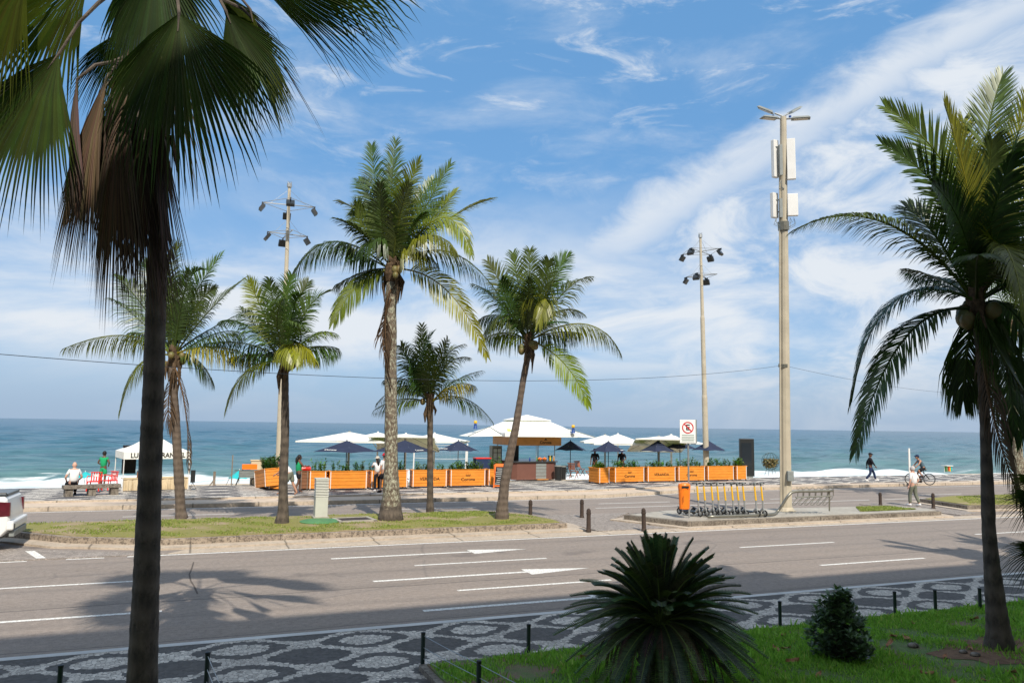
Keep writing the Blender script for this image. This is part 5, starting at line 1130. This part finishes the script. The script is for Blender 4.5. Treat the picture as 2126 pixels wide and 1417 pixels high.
planter('short corner planter at the left end of the right row',*pl(1243,1004.5,1266,1004),dp=1.1,seed=8,plants='bright green leaves on the corner planter right of the kiosk chairs',green=BR,dens=5,ph=.33)
planter('planter with a crown and dark lettering under the waiters',*pl(1276,1003,1338,1001),txt='crown',seed=9,plants='sparse small plants below the second waiter',green=(.8,1,.7),ph=.42,dens=1.8)
planter('planter lettered in capitals left of the no parking sign',*pl(1344,1001,1403,1000),txt='VERANDA',seed=10,plants='sparse small plants behind the lettered planter left of the no parking sign',green=(.8,1,.7),ph=.42,dens=1.8)
planter('planter crossed by the pole of the no parking sign',*pl(1408,999.5,1464,998.5),txt='crown',seed=11,plants='grey green shoots behind the no parking sign',green=GY_,ph=.5,dens=1.8)
planter('plain planter in front of the right floodlight mast',*pl(1469,998,1524,997),seed=12,plants='grey green shoots in front of the right floodlight mast',green=GY_,dens=2.0,ph=.5)
planter('short end planter beside the black display panel',*pl(1529,996.8,1551,996.4),seed=13,plants='round bright green bush beside the black display panel',green=BR,dens=5,ph=.5)
planter('tilted planter box leaning at the left end of the terrace',G(530,1010,PZ),G(552,1018,PZ),seed=14,dp=.9,tilt=(R(4),R(-6)),plants='dark leafy plant at the left end of the terrace behind the tilted boxes',green=DK,dens=5,ph=.62)
planter('small orange box being pushed by the bending person',G(556,1017,PZ),G(584,1017,PZ),seed=15,dp=.7,tilt=(R(-3),R(4)),H=.84)
planter('dull brown planter seen end on beside the woman in green',G(622,1017,PZ),G(640,1017,PZ),seed=16,dp=1.6,mt=M_WOODB)
q=MB(); cbx=GY(532,41.6,.1); q.box((0,0,.62),(.62,.5,1.22)); q.box((0,0,1.25),(.68,.56,.05)); o=q.build('waste_box',M_CLOTH,bevel=.01); o.location=cbx; tag(o,'plain beige box standing behind the tilted planters','box')
# ------------------------------------------------------------------ parasols
def parasol(label,px,py_peak,py_eave,hw,Y,mt,ribs,group,tilt=0,pole=M_BLK,pr=.022,logo=None,z0=PZ,name='parasol',rot=.785,lx=0):
    foot=GY(px,Y,z0); D=depth(foot); zt=HZ(foot,py_peak)-z0; ze=HZ(foot,py_eave)-z0; Rr=hw*D/FP
    r=thing(name,label,'parasol',foot,0,group); c=MB(); k=7
    n=ribs; F=1 if n>4 else 1
    rr=Rr/(math.cos(math.pi/n) if n==4 else 1)
    tm=Matrix.Rotation(tilt,3,Vector((math.cos(YAW-math.pi/2),math.sin(YAW-math.pi/2),0))) if tilt else Matrix.Identity(3)
    top=V(0,0,zt); rim=[]; 
    base_a=YAW-math.pi/2+(rot if n==4 else .2)
    for i in range(n):
        a=base_a+2*math.pi*i/n; rim.append(top+tm@V(rr*math.cos(a),rr*math.sin(a),ze-zt))
    for i in range(n):
        a,b_=rim[i],rim[(i+1)%n]; m1=(a+b_)/2; mid=m1+(top-m1).normalized()*.06*Rr
        vs=[top,top.lerp(a,.5)-V(0,0,.02),top.lerp(mid,.5)-V(0,0,.05*Rr),top.lerp(b_,.5)-V(0,0,.02),a,mid,b_]
        c.add(vs,[(0,1,2),(0,2,3),(1,4,5,2),(2,5,6,3)])
        c.add([a,b_,b_-V(0,0,.07),a-V(0,0,.07)],[(0,3,2,1)]) if n==4 and mt is M_CANV else None
    cn=c.build('canopy',mt,r); md=cn.modifiers.new('th','SOLIDIFY'); md.thickness=.006
    c=MB(); c.tube([(0,0,0),top+V(0,0,.06)],pr,8); c.build('pole',pole,r); c=MB(); c.tube([(0,0,.0),(0,0,.05)],.25,12); c.build('base',M_GREY,r)
    for i in range(n): c=MB(); c.tube([top-V(0,0,.04),rim[i]-V(0,0,.02)],.012,4); c.build('rib',M_GREY,r)
    if logo:
        # white wordmark lying on the front left panel
        best=sorted(range(n),key=lambda i:((rim[i]+rim[(i+1)%n])/2).dot(FW)+lx*((rim[i]+rim[(i+1)%n])/2).dot(RT))[0]
        a,b_=rim[best],rim[(best+1)%n]; 
        if (b_-a).dot(RT)<0: a,b_=b_,a
        ux=(b_-a).normalized(); m1=(a+b_)/2; uy=(top-m1); uy=(uy-ux*uy.dot(ux)).normalized(); nz=ux.cross(uy); mx=Matrix((ux,uy,nz)).transposed().to_4x4()
        t_=text(logo,.19,M_WHT,r,m1+uy*.20+nz*.03-ux*.25,mx.to_euler(),'lettering',1.3)
    return r
GW='large white square parasols over the terrace'; GN='navy parasols along the terrace planters'
parasol('big white parasol at the left end of the terrace',722,896,914,88,45.2,M_CANV,4,GW,pole=M_GREY,pr=.07)
parasol('big white parasol second from the left end, partly behind the lichen spotted palm',782,897,913,70,47.5,M_CANV,4,GW,pole=M_WHT,pr=.05)
parasol('white parasol tipped back, shaded underside showing, just right of the lichen spotted palm',840,900,921,66,43.5,M_CANV,4,GW,tilt=R(-14),pole=M_WHT,pr=.06)
parasol('big white parasol above the navy one between the shortest palm and the kiosk',900,899,915,70,46.5,M_CANV,4,GW,pole=M_WHT,pr=.06)
parasol('big white parasol just right of the kiosk roof',1256,902,917,48,46.2,M_CANV,4,GW,pole=M_GREY,pr=.06)
parasol('big white parasol second right of the kiosk roof, with the higher peak',1283,900,920,56,45,M_CANV,4,GW,pole=M_WHT,pr=.04)
parasol('big white parasol tipped back to show its shaded underside, left of the no parking sign',1368,905,924,58,43.6,M_CANV,4,GW,tilt=R(-14),pole=M_GREY,pr=.07)
parasol('big white parasol behind the no parking sign',1394,902,918,56,46,M_CANV,4,GW,pole=M_WHT,pr=.07)
for px,py,pe,hw,Y,lb,lg,lx in ((717,914,937,47,41.2,'leftmost navy parasol, with white lettering on its left flap','Corona',.9),(838,913,937,48,41.6,'navy parasol half hidden by the lichen spotted palm trunk','Corona',-.9),(950,914,935,43,42.,'navy parasol between the shortest palm and the kiosk','Corona',1.),
   (1184,914,934,34,44.4,'navy parasol over the folding chairs just right of the kiosk',None,0),(1263,915,937,40,42.4,'navy parasol over the two waiters','Corona',-1.),(1366,914,936,40,42.6,'navy parasol left of the no parking sign',None,0),(1412,914,930,36,43.4,'navy parasol half behind the no parking sign',None,0),(1472,914,934,38,42.8,'navy parasol in front of the right floodlight mast',None,0)):
    parasol(lb,px,py,pe,hw,Y,M_NAVY,6 if px not in (717,838) else 4,GN,pole=M_BLK,pr=.024,logo=lg,lx=lx,rot=.35)
parasol('turquoise and white beach parasol left of the beige box',495,975,992,23,47,M_TURQ,8,'beach parasols on the sand',pole=M_WHT,z0=-.6,name='beach_parasol')
parasol('turquoise beach parasol far behind the sitting man',172,978,988,15,60,M_TURQ,8,'beach parasols on the sand',tilt=R(15),pole=M_WHT,z0=-2.5,name='beach_parasol')
# white panels on the striped parasol are part of its canopy
# ------------------------------------------------------------------ kiosk
kc=GY(1092,43.2,PZ); K=thing('beach_kiosk','beach kiosk with a wide white tent roof, brown fascia and brown counter','kiosk',kc,0)
w2=1.42; q=MB(); q.prism([(-w2,-w2+.25),(-w2+.25,-w2),(w2-.25,-w2),(w2,-w2+.25),(w2,w2),(-w2,w2)],0,1.0); q.build('counter',M_KBRN,K,bevel=.01)
q=MB(); q.prism([(-w2-.1,-w2+.2),(-w2+.2,-w2-.1),(w2-.2,-w2-.1),(w2+.1,-w2+.2),(w2+.1,w2+.1),(-w2-.1,w2+.1)],1.003,1.07); q.build('counter_top',M_STEEL,K)
q=MB()
for i in range(5): q.box((.35+.0,-w2-.006,.12+.19*i),(.66,.012,.17))
q.build('service_door',M_GREY,K)
q=MB(); q.box((.35,-w2-.15,.03),(.7,.3,.05)); q.build('step',M_KFAS,K)
for x,y in ((-w2+.06,-w2+.3),(w2-.06,-w2+.3),(-w2+.06,w2-.1),(w2-.06,w2-.1),(0.05,-w2+.06)):
    q=MB(); q.tube([(x,y,1.07),(x,y,2.0)],.03 if x!=.05 else .015,8); q.build('post',M_GALV,K)
q=MB(); q.box((-.62,.3,1.5),(.36,.36,1.0)); q.build('column',M_BLK,K)
fz0,fz1=1.98,2.46; wf=w2+.15
for nm,c_,d_ in (('fascia',(0,-wf,(fz0+fz1)/2),(2*wf,.05,fz1-fz0)),('fascia',(-wf+.02,0,(fz0+fz1)/2),(.05,2*wf-.1,fz1-fz0)),('fascia',(wf-.02,0,(fz0+fz1)/2),(.05,2*wf-.1,fz1-fz0)),('fascia',(0,wf,(fz0+fz1)/2),(2*wf,.05,fz1-fz0))):
    q=MB(); q.box(c_,d_); q.build(nm,M_KFAS,K)
text('Corona',.24,M_INK,K,(.55,-wf-.03,2.16),(math.pi/2,0,0),'lettering'); q=MB(); q.box((.55,-wf-.032,2.31),(.2,.01,.03)); q.add([(.48,-wf-.034,2.33),(.62,-wf-.034,2.33),(.55,-wf-.034,2.42)],[(0,1,2)]); q.build('crown_emblem',M_INK,K)
q=MB(); q.box((0,0,2.02),(2*wf-.2,2*wf-.2,.04)); q.build('ceiling',M_BLK,K)
# roof
def hip(mb,cx,cy,wx,wy,z0,tx,ty,z1,sag=.08,val=.14):
    lo=[(cx-wx,cy-wy,z0),(cx+wx,cy-wy,z0),(cx+wx,cy+wy,z0),(cx-wx,cy+wy,z0)]; hi=[(cx-tx,cy-ty,z1),(cx+tx,cy-ty,z1),(cx+tx,cy+ty,z1),(cx-tx,cy+ty,z1)]
    mi=[tuple((l[i]+h[i])/2-(sag if i==2 else 0) for i in range(3)) for l,h in zip(lo,hi)]; va=[(x,y,z-val) for x,y,z in lo]
    mb.add(va+lo+mi+hi,[(a*4+i,a*4+(i+1)%4,(a+1)*4+(i+1)%4,(a+1)*4+i) for a in range(3) for i in range(4)]+[(12,13,14,15)])
q=MB(); hip(q,0,0,2.3,2.3,2.66,1.0,1.0,3.42,-.04,.17); q.build('roof',M_CANV,K)
q=MB(); hip(q,0,0,1.12,1.12,3.47,.05,.05,3.78,.0,.04); q.build('roof_vent_cap',M_CANV,K)
q=MB(); q.box((0,0,3.44),(1.9,1.9,.05)); q.build('vent_gap',M_BLK,K)
q=MB(); q.box((0,-2.262,2.675),(4.5,.02,.05)); q.box((-2.262,0,2.675),(.02,4.48,.05)); q.box((2.262,0,2.675),(.02,4.48,.05)); q.build('roof_trim',M_GREY,K)
for s_,nm in ((-1,'west'),(1,'east')):
    q=MB(); cx=s_*2.9; tipx=s_*4.1; zt=2.96 if s_<0 else 2.9
    q.add([(s_*2.2,-1.9,2.52),(tipx,-1.1,2.46),(tipx-s_*.3,1.5,2.46),(s_*2.2,1.9,2.52),(s_*2.55,-.4,zt+.05),(s_*2.2,-.2,zt+.12)],[(0,1,4),(1,2,4),(2,3,4),(0,4,5),(3,5,4)]); o=q.build('side_awning',M_CANV,K); o.modifiers.new('th','SOLIDIFY').thickness=.012
    q=MB(); q.tube([(s_*2.25,-1.92,2.56),(s_*2.56,-.42,zt+.07),(tipx,-1.12,2.49)],.025,5); q.build('awning_edge',M_GREY,K)
text('VERANDA',.46,mat('pale_roof_lettering',(.60,.60,.60),.7,.2),K,(-.55,-2.02,2.86),(R(38),0,0),'roof_lettering',.95); q=MB(); q.box((0,0,0),(.22,.22,.01)); o=q.build('green_emblem',mat('pale_green_print',(.50,.62,.16),.7,.2),K); o.location=(-1.95,-2.02,2.86); o.rotation_euler=(R(38),0,0)
# things on the counter
def prop(name,label,cat,p,parts,group=None,rz=0):
    r=thing(name,label,cat,p,rz,group)
    for nm,mb,mt,*sm in parts: mb.build(nm,mt,r,smooth=bool(sm))
    return r
def m(fn): q=MB(); fn(q); return q
ct=kc+V(0,0,1.072)
cols=[M_BLU,M_GLID,M_ORG,M_YEL,M_WHT,M_KFAS]
for i,(x,y,h,mt,lb) in enumerate(((-.35,-1.35,.26,M_BLU,'blue water bottle on the kiosk counter beside the leaning trunk'),(.12,-1.3,.26,M_GLID,'dark green bottle at the middle of the kiosk counter'),(.98,-1.3,.30,M_YEL,'yellow bottle near the right end of the kiosk counter'),(1.1,-1.15,.30,M_GLID,'green bottle near the right end of the kiosk counter'),(1.22,-1.3,.28,M_KFAS,'amber bottle near the right end of the kiosk counter'))):
    prop('bottle',lb,'bottle',ct+V(x,y,0),[('glass',m(lambda q:q.lathe([(.04,0),(.045,.02),(.045,h*.6),(.016,h*.8),(.016,h)],10)),mt,1),('bottle_cap',m(lambda q:q.lathe([(.018,h),(.018,h+.02)],8)),M_WHT)],'bottles on the kiosk counter')
for i,(x,lb) in enumerate(((.32,'left basket of oranges on the kiosk counter'),(.62,'right basket of oranges on the kiosk counter'))):
    b_=prop('fruit_basket',lb,'basket',ct+V(x,-1.3,0),[('basket',m(lambda q:q.lathe([(.11,0),(.15,.1),(.14,.1),(.1,.02)],12)),M_WOODB)],'fruit baskets on the kiosk counter')
    q=MB()
    for k in range(9): q.ball((.09*math.cos(k*.8),.08*math.sin(k*.8),.12+.03*(k%2)),.042,6)
    q.ball((0,0,.19),.045,6); o=q.build('oranges',M_ORG,smooth=True); o.location=ct+V(x,-1.3,0); tag(o,'oranges heaped in the '+('left' if i==0 else 'right')+' basket on the kiosk counter','oranges',kind='stuff')
fr=kc+V(-1.75,.5,0); prop('drinks_fridge','glass fronted drinks fridge at the left side of the kiosk','fridge',fr,[('fridge_body',m(lambda q:q.box((0,.1,.95),(.62,.5,1.9))),M_GREY),('glass_door',m(lambda q:q.box((0,-.165,1.0),(.54,.02,1.5))),mat('pale_glass',(.45,.5,.5),.1,.6)),('door_bars',m(lambda q:[q.box((0,-.185,z),(.56,.015,.03)) for z in (.35,.75,1.15,1.5,1.75)]+[q.box((x,-.185,1.0),(.03,.015,1.5)) for x in (-.27,0,.27)]),M_BLK)])
for s_,px,py in ((0,987,878),(1,1190,887)):
    b0=P(px,py+8,depth(kc)-1.2); parts=[('head',m(lambda q:q.lathe([(.06,.20),(.09,.22),(.105,.29),(.09,.36),(.05,.38),(.001,.39)],14)),M_YEL,1),('stand',m(lambda q:q.lathe([(.13,-.1),(.09,.08),(.10,.16),(.05,.20)],12)),M_BLU)]
    prop('roof_lamp',('yellow ball lamp on the left wing of the kiosk roof','yellow ball lamp on a blue stand on the right wing of the kiosk roof')[s_],'lamp',b0,parts)
# A-board
ab=G(1035,1013,PZ); r=thing('menu_board','orange framed slate menu board leaning beside the kiosk','menu board',ab,vang(.25,.97)-.0)
Mx=Matrix.Rotation(R(-14),3,'X'); q=MB()
for c_,d_ in (((-.25,0,.62),(.06,.03,1.2)),((.25,0,.62),(.06,.03,1.2)),((0,0,1.16),(.5,.03,.16)),((0,0,.12),(.5,.03,.06))): q.box(Mx@V(*c_),d_,M=Mx)
q.build('front_frame',mat('orange_paint',(.75,.17,.03),.5,.4),r); q=MB(); q.box(Mx@V(0,0,.6),(.46,.02,.94),M=Mx); q.build('slate',M_BLK,r)
q=MB()
for i in range(9): q.box(Mx@V(random.uniform(-.04,.04),-.014,.98-.095*i),(random.uniform(.22,.38),.004,.018),M=Mx)
q.build('chalk_lines',M_WHT,r); Mx=Matrix.Rotation(R(16),3,'X'); q=MB()
for x in (-.25,.25): q.box(V(x,.32,0)+Matrix.Rotation(R(14),3,'X')@V(0,0,.6),(.05,.03,1.2),M=Matrix.Rotation(R(14),3,'X'))
q.box((0,.30,.3),(.5,.03,.05)); q.build('back_frame',MATS['orange_paint'],r)
# chairs, table, bins by the kiosk
def fchair(label,p,rz):
    r=thing('folding_chair',label,'chair',p,rz,'wooden folding chairs beside the kiosk'); q=MB()
    for i in range(5): q.box((0,-.16+.08*i,.45),(.42,.06,.02))
    q.build('seat',M_WOODC,r); q=MB()
    for i in range(6): x=-.18+.072*i; q.bar((x,.24,.55),(x*1.15,.34,.92),.05,.015)
    q.bar((-.22,.24,.56),(.22,.24,.56),.03); q.bar((-.25,.345,.92),(.25,.345,.92),.04); q.build('backrest',M_WOODC,r)
    for s_ in (-1,1):
        q=MB(); q.bar((s_*.21,-.2,.0),(s_*.21,.26,.6),.035,.02); q.build('leg',M_WOODC,r); q=MB(); q.bar((s_*.19,.22,.0),(s_*.19,-.18,.46),.035,.02); q.build('leg',M_WOODC,r)
M_WOODC=mat('red_brown_slats',(.36,.11,.045),.5,.4,var=.2,vscale=5)
fchair('red brown folding chair facing the round table right of the kiosk',GY(1191,42.3,PZ),2.2); fchair('red brown folding chair turned away, beside the corner planter',GY(1222,42.0,PZ),-2.1)
fchair('red brown folding chair tucked behind the round table',GY(1205,44.4,PZ),.3)
r=thing('table','small dark round table under the navy parasol right of the kiosk','table',GY(1177,42.9,PZ)); q=MB(); q.tube([(0,0,.72),(0,0,.75)],.34,18); q.build('table_top',M_BLK,r)
for k in range(3): a=k*2.09; q=MB(); q.bar((.26*math.cos(a),.26*math.sin(a),0),(-.14*math.cos(a),-.14*math.sin(a),.72),.025); q.build('leg',M_BLK,r)
for px,Y,h,lb in ((1159,41.2,.86,'tall black bin standing against the right side of the kiosk'),(1168,41.7,.8,'shorter black bin in front of the small round table')):
    prop('waste_bin',lb,'bin',GY(px,Y,PZ),[('bin_body',m(lambda q:q.lathe([(.19,0),(.22,h*.9),(.23,h*.92)],16)),M_BLK),('lid',m(lambda q:q.lathe([(.24,h*.92),(.24,h*.96),(.12,h),(.001,h)],16)),M_GREY)],'black bins beside the kiosk')
prop('bucket','dark green bucket on the right end of the kiosk counter','bucket',ct+V(1.32,-.6,0),[('pail',m(lambda q:q.lathe([(.10,0),(.14,.3),(.15,.3)],14)),M_DGREEN)])
prop('cooler_box','blue cooler box among the plants left of the kiosk','cooler',GY(1000,41.6,PZ)+V(0,0,0),[('cooler_body',m(lambda q:q.box((0,0,.62),(.9,.5,1.24))),F_NAVY),('lid',m(lambda q:q.box((0,0,1.27),(.94,.54,.06))),M_RED)])
# display panel, coconut cage
dp_=GY(1551,40.9,PZ); H_=HZ(dp_,910)-PZ; r=thing('display_panel','tall black advertising display panel at the right end of the planters','display panel',dp_,-.32)
q=MB(); q.box((0,0,H_/2+.05),(.92,.26,H_-.1)); q.build('casing',M_BLK,r,bevel=.02); q=MB(); q.box((-.06,-.136,H_*.56),(.66,.012,H_*.66)); q.build('screen',M_GLASS,r); q=MB(); q.box((0,0,.05),(.7,.3,.1)); q.build('foot',M_GREY,r)
for i in (0,1,2): pass
cg=GY(1600,42.6,PZ); D=depth(cg); Rc=.58; cz=HZ(cg,957)-PZ; r=thing('coconut_cage','round wire cage on legs filled with green coconuts, left of the street lamp','cage',cg)
q=MB()
for k in range(7):
    a=k*math.pi/7; pts=[V(math.cos(a)*Rc*math.cos(b_),math.sin(a)*Rc*math.cos(b_),cz+Rc*math.sin(b_)) for b_ in [i*2*math.pi/22 for i in range(23)]]; q.tube(pts,.009,4,cap=False)
for e in (-.6,-.2,.25): ring(q,(0,0,cz+Rc*math.sin(e)),Rc*math.cos(e),.009,20,'z',4)
q.build('wire_sphere',M_DGREEN,r)
for k in range(4): a=.5+k*1.57; q=MB(); q.tube([(math.cos(a)*.25,math.sin(a)*.25,cz-Rc*.85),(math.cos(a)*.42,math.sin(a)*.42,0)],.013,5); q.build('leg',M_DGREEN,r)
rg=random.Random(2); base=None; cn=0; pts=[]
while len(pts)<62 and cn<6000:
    cn+=1; v=V(rg.uniform(-1,1),rg.uniform(-1,1),rg.uniform(-1,.28))*Rc*.84
    if v.length<Rc*.84 and all((v-o).length>.145 for o in pts): pts.append(v)
for i,v in enumerate(pts):
    if base is None: q=MB(); q.ball((0,0,0),.085,8,sz=1.2); base=q.build('coconut',M_COCO,smooth=True); tag(base,'green coconut piled inside the round wire cage','coconut','coconuts heaped in the wire cage'); o=base
    else: o=base.copy(); coll.objects.link(o)
    o.location=cg+V(0,0,cz)+v; o.rotation_euler=(rg.uniform(0,6),rg.uniform(0,6),0)
# ------------------------------------------------------------------ market tent and beach things
tl,tr_=GY(252,38.3,PZ),GY(392,38.9,PZ); tcen=(tl+tr_)/2; u_=tr_-tl; Lw=u_.length; ang=math.atan2(u_.y,u_.x)
r=thing('market_tent','white pop up tent with black lettering on its valance and a beige cloth counter','tent',tcen,ang)
ze=HZ(tl,938)-PZ; zv=HZ(tl,953)-PZ; zp=HZ((tl+tr_)/2,901)-PZ; dd_=2.6
lo=[(-Lw/2,0,ze),(Lw/2,0,ze),(Lw/2,dd_,ze),(-Lw/2,dd_,ze)]; top=(0,dd_/2,zp); q=MB()
mid=[tuple(l[i]*.55+top[i]*.45-(.10 if i==2 else 0) for i in range(3)) for l in lo]
q.add(lo+mid+[top],[(i,(i+1)%4,4+(i+1)%4,4+i) for i in range(4)]+[(4+i,4+(i+1)%4,8) for i in range(4)]); q.build('canopy',M_CANV,r)
q=MB()
for i in range(4): a,b_=V(*lo[i]),V(*lo[(i+1)%4]); q.add([a,b_,b_-V(0,0,ze-zv),a-V(0,0,ze-zv)],[(0,3,2,1)])
q.build('valance',M_CANV,r)
text('LUCIANO RANGEL',.30,M_INK,r,(-Lw/2+.27,-.012,(ze+zv)/2),(math.pi/2,0,0),'lettering',.90,align='LEFT')
for x in (-Lw/2+.03,Lw/2-.03):
    for y in (.03,dd_-.03): q=MB(); q.tube([(x,y,0),(x,y,ze)],.022,6); q.build('pole',M_WHT,r)
zc=HZ(tl,994)-PZ; q=MB(); vs=[]; nn=60
for i in range(nn+1):
    x=-Lw/2+.04+(Lw-.08)*i/nn; w_=.025*math.sin(i*.9)+.02*math.sin(i*2.3)
    vs+= [(x,.08+w_*.3,zc),(x+.02*math.sin(i),.06+w_,zc*.5),(x,.05+w_*1.6,.02)]
q.add(vs,[(i*3+j,(i+1)*3+j,(i+1)*3+j+1,i*3+j+1) for i in range(nn) for j in range(2)]); q.build('counter_cloth',M_CLOTH,r); q=MB(); q.box((0,.42,zc),(Lw-.1,.75,.03)); q.build('counter_board',M_CLOTH,r)
q=MB(); q.box((-Lw/2+.55,dd_-.4,1.3),(.55,.4,1.3)); o=q.build('hanging_clothes',F_BLACK); o.location=tcen; o.rotation_euler=(0,0,ang); tag(o,'dark rack of clothes hanging inside the left of the white tent','clothes')
prop('cooler_box','maroon cooler on the tent counter left of the fan palm trunk','cooler',tcen+Matrix.Rotation(ang,3,'Z')@V(-.55,.4,zc+.02),[('cooler_body',m(lambda q:q.box((0,0,.13),(.4,.3,.26))),M_WOODB),('lid',m(lambda q:q.box((0,0,.28),(.42,.32,.04))),M_NAVY)])
prop('loudspeaker','black loudspeaker on a stand at the right side of the white tent','loudspeaker',GY(399,38.5,PZ),[('cabinet',m(lambda q:q.box((0,0,.62),(.2,.24,.55))),M_BLK),('stand',m(lambda q:[q.tube([(0,0,.35),(.18*math.cos(a),.18*math.sin(a),0)],.012,5) for a in (0,2.1,4.2)]),M_WOODG)])
def pchair(label,p,rz):
    r=thing('plastic_chair',label,'chair',p,rz,'red plastic beach chairs behind the bench'); q=MB(); q.box((0,0,.40),(.48,.46,.04)); q.build('seat',M_RED,r,bevel=.01)
    q=MB(); q.bar((-.22,.22,.78),(.22,.22,.78),.10,.03)
    for k in range(5): x=-.2+.1*k; q.bar((x,.20,.42),(x,.23,.76),.045,.02)
    q.build('backrest',M_RED,r); q=MB(); q.box((0,.218,.64),(.18,.05,.10)); q.build('white_print',M_WHT,r)
    for s_ in (-1,1):
        q=MB(); q.tube([(s_*.24,.2,.60),(s_*.27,-.05,.64),(s_*.25,-.22,.58),(s_*.23,-.22,0)],.02,5); q.build('armrest',M_RED,r)
        for y in (-.2,.2): q=MB(); q.bar((s_*.22,y,.4),(s_*.25,y*1.1,0),.035); q.build('leg',M_RED,r)
pchair('left red plastic chair behind the concrete bench',GY(195,38.2,PZ)+V(0,.0,.06),vang(0,-1)+math.pi+.2); pchair('right red plastic chair, tilted, behind the concrete bench',GY(226,38.4,PZ)+V(0,.0,.08),vang(0,-1)+math.pi-.5)
for px,Y,t_,b_,w_,lb in ((444,41.5,978,1019,.12,'short weathered wooden post with a side prop left of the beach parasol'),(480,41.6,944,1018,.055,'tall thin wooden pole on the sand left of the beach parasol')):
    f=GY(px,Y,.08); h=HZ(f,t_)-.08; prop('wooden_post',lb,'post',f,[('post',m(lambda q:q.bar((0,0,-.3),(0,0,h),w_)),M_WOODG),('prop',m(lambda q:q.bar((-.02,0,h*.4),(-.3,0,-.1),w_*.5)),M_WOODG)],'wooden posts on the sand')
for px,Y,t_,lb in ((1889,47,930,'white volleyball post behind the old man'),(2118,47,922,'white volleyball post at the right edge'),(968,50,920,'white volleyball post between the shortest palm and the kiosk'),(857,52,930,'white volleyball post right of the lichen spotted palm'),(966,60,936,'thin white net post further off on the beach')):
    f=GY(px,Y,-.6); h=HZ(f,t_)+.6; prop('net_post',lb,'post',f,[('post',m(lambda q:q.tube([(0,0,0),(.04,0,h)],.075 if px>1000 else .05,8)),M_WHT),('base',m(lambda q:q.tube([(0,0,0),(0,0,.12)],.16,8)),M_GREY)],'white net posts on the beach')
nb=GY(857,52,-.6); ne=GY(968,50,-.6); q=MB(nb)
for z in (2.55,1.6): q.tube([sagp(i/8,nb+ZUP*z,ne+ZUP*z,.05) for i in range(9)],.014,4)
for i in range(40): a=nb.lerp(ne,i/40); q.tube([a+ZUP*1.58,a+ZUP*2.5],.003,3)
o=q.build('volleyball_net',M_WHT); o.location=nb; tag(o,'white volleyball net stretched between two posts left of the kiosk','net')
cb_=GY(522,41.2,PZ); prop('handcart','dark wire handcart with an orange box at the left end of the terrace','cart',GY(516,40.6,PZ),[('basket',m(lambda q:[q.box((0,0,z),(.95,.5,.03)) for z in (.42,.5,.58,.66,.74)]+[q.box((0,0,.57),(.9,.46,.3))]),M_GREY),('frame',m(lambda q:[q.bar((-.6,-.2,.02),(-.3,-.2,.8),.03),q.bar((-.6,.2,.02),(-.3,.2,.8),.03),q.bar((-.7,-.2,.75),(.4,-.2,.75),.03)]),M_BLK),('orange_box',m(lambda q:q.box((-.0,0,.92),(.7,.4,.24))),M_ORG),('wheel',m(lambda q:ring(q,(.25,-.28,.2),.17,.03,16,'y')),M_RUB)])
bc=GY(1967,48.5,-.2); h=HZ(bc,966)+.2; r=thing('beach_stall','small beach vendor stall with white canopy and coloured goods behind the cyclist','stall',bc); q=MB(); q.box((0,0,h),(.75,.6,.05)); q.build('canopy',M_WHT,r)
for s_ in (-1,1): q=MB(); q.tube([(s_*.35,0,0),(s_*.35,0,h)],.02,5); q.build('pole',M_WHT,r)
for i,mt in enumerate((M_GLID,M_WOODB,M_RED,M_YEL,M_TURQ)): q=MB(); q.box((-.28+.14*i,-.1+.03*(i%2),h*.55),(.12,.2,h*.8-.1*(i%3))); q.build('goods',mt,r)
# red cloth beside the woman
q=MB(); q.tube([V(-.25,0,0),V(0,.0,.05),V(.25,0,0)],[.10,.13,.09],8); o=q.build('red_bag',M_RED); o.location=GY(632,38.6,PZ)+V(0,0,.90); tag(o,'red bag lying on the brown planter beside the woman in green','bag')
# loose things on the far kerb
dk=G(1010,1038,.16); prop('rubble_pile','small heap of rubble on the far road edge behind the leaning palm','rubble',G(1008,1036,.01),[('broken_stone',m(lambda q:[q.ball((random.uniform(-.25,.25),random.uniform(-.1,.1),.05),random.uniform(.06,.11),6,sz=.7) for _ in range(8)]),M_KERB2)])
# ------------------------------------------------------------------ the apartment block and garden trees behind the camera (their shade falls on the near lane)
B=thing('apartment_block','long seven storey apartment block behind the garden','building',(6,-9.0,0)); q=MB(); q.box((0,-7,10.75),(150,14,21.5)); M_WALL=mat('pale_render_wall',(.62,.56,.48),.85,.2,var=.15,vscale=.6); q.build('wall',M_WALL,B)
for s in range(7):
    for kx in range(18):
        x=-68+kx*8; q=MB(); q.box((x,.03,1.6+3.05*s),(3.2,.1,1.5)); f=q.build('window',M_GLASS,B) if (s*18+kx)<100 else None
for s in range(6): q=MB(); q.box((0,.6,3.2+3.05*s),(146,1.2,.16)); q.build('balcony',M_WALL,B)
q=MB(); q.box((0,-7,21.7),(151,15,.4)); q.build('roof',M_WALL,B)
print('PART3')
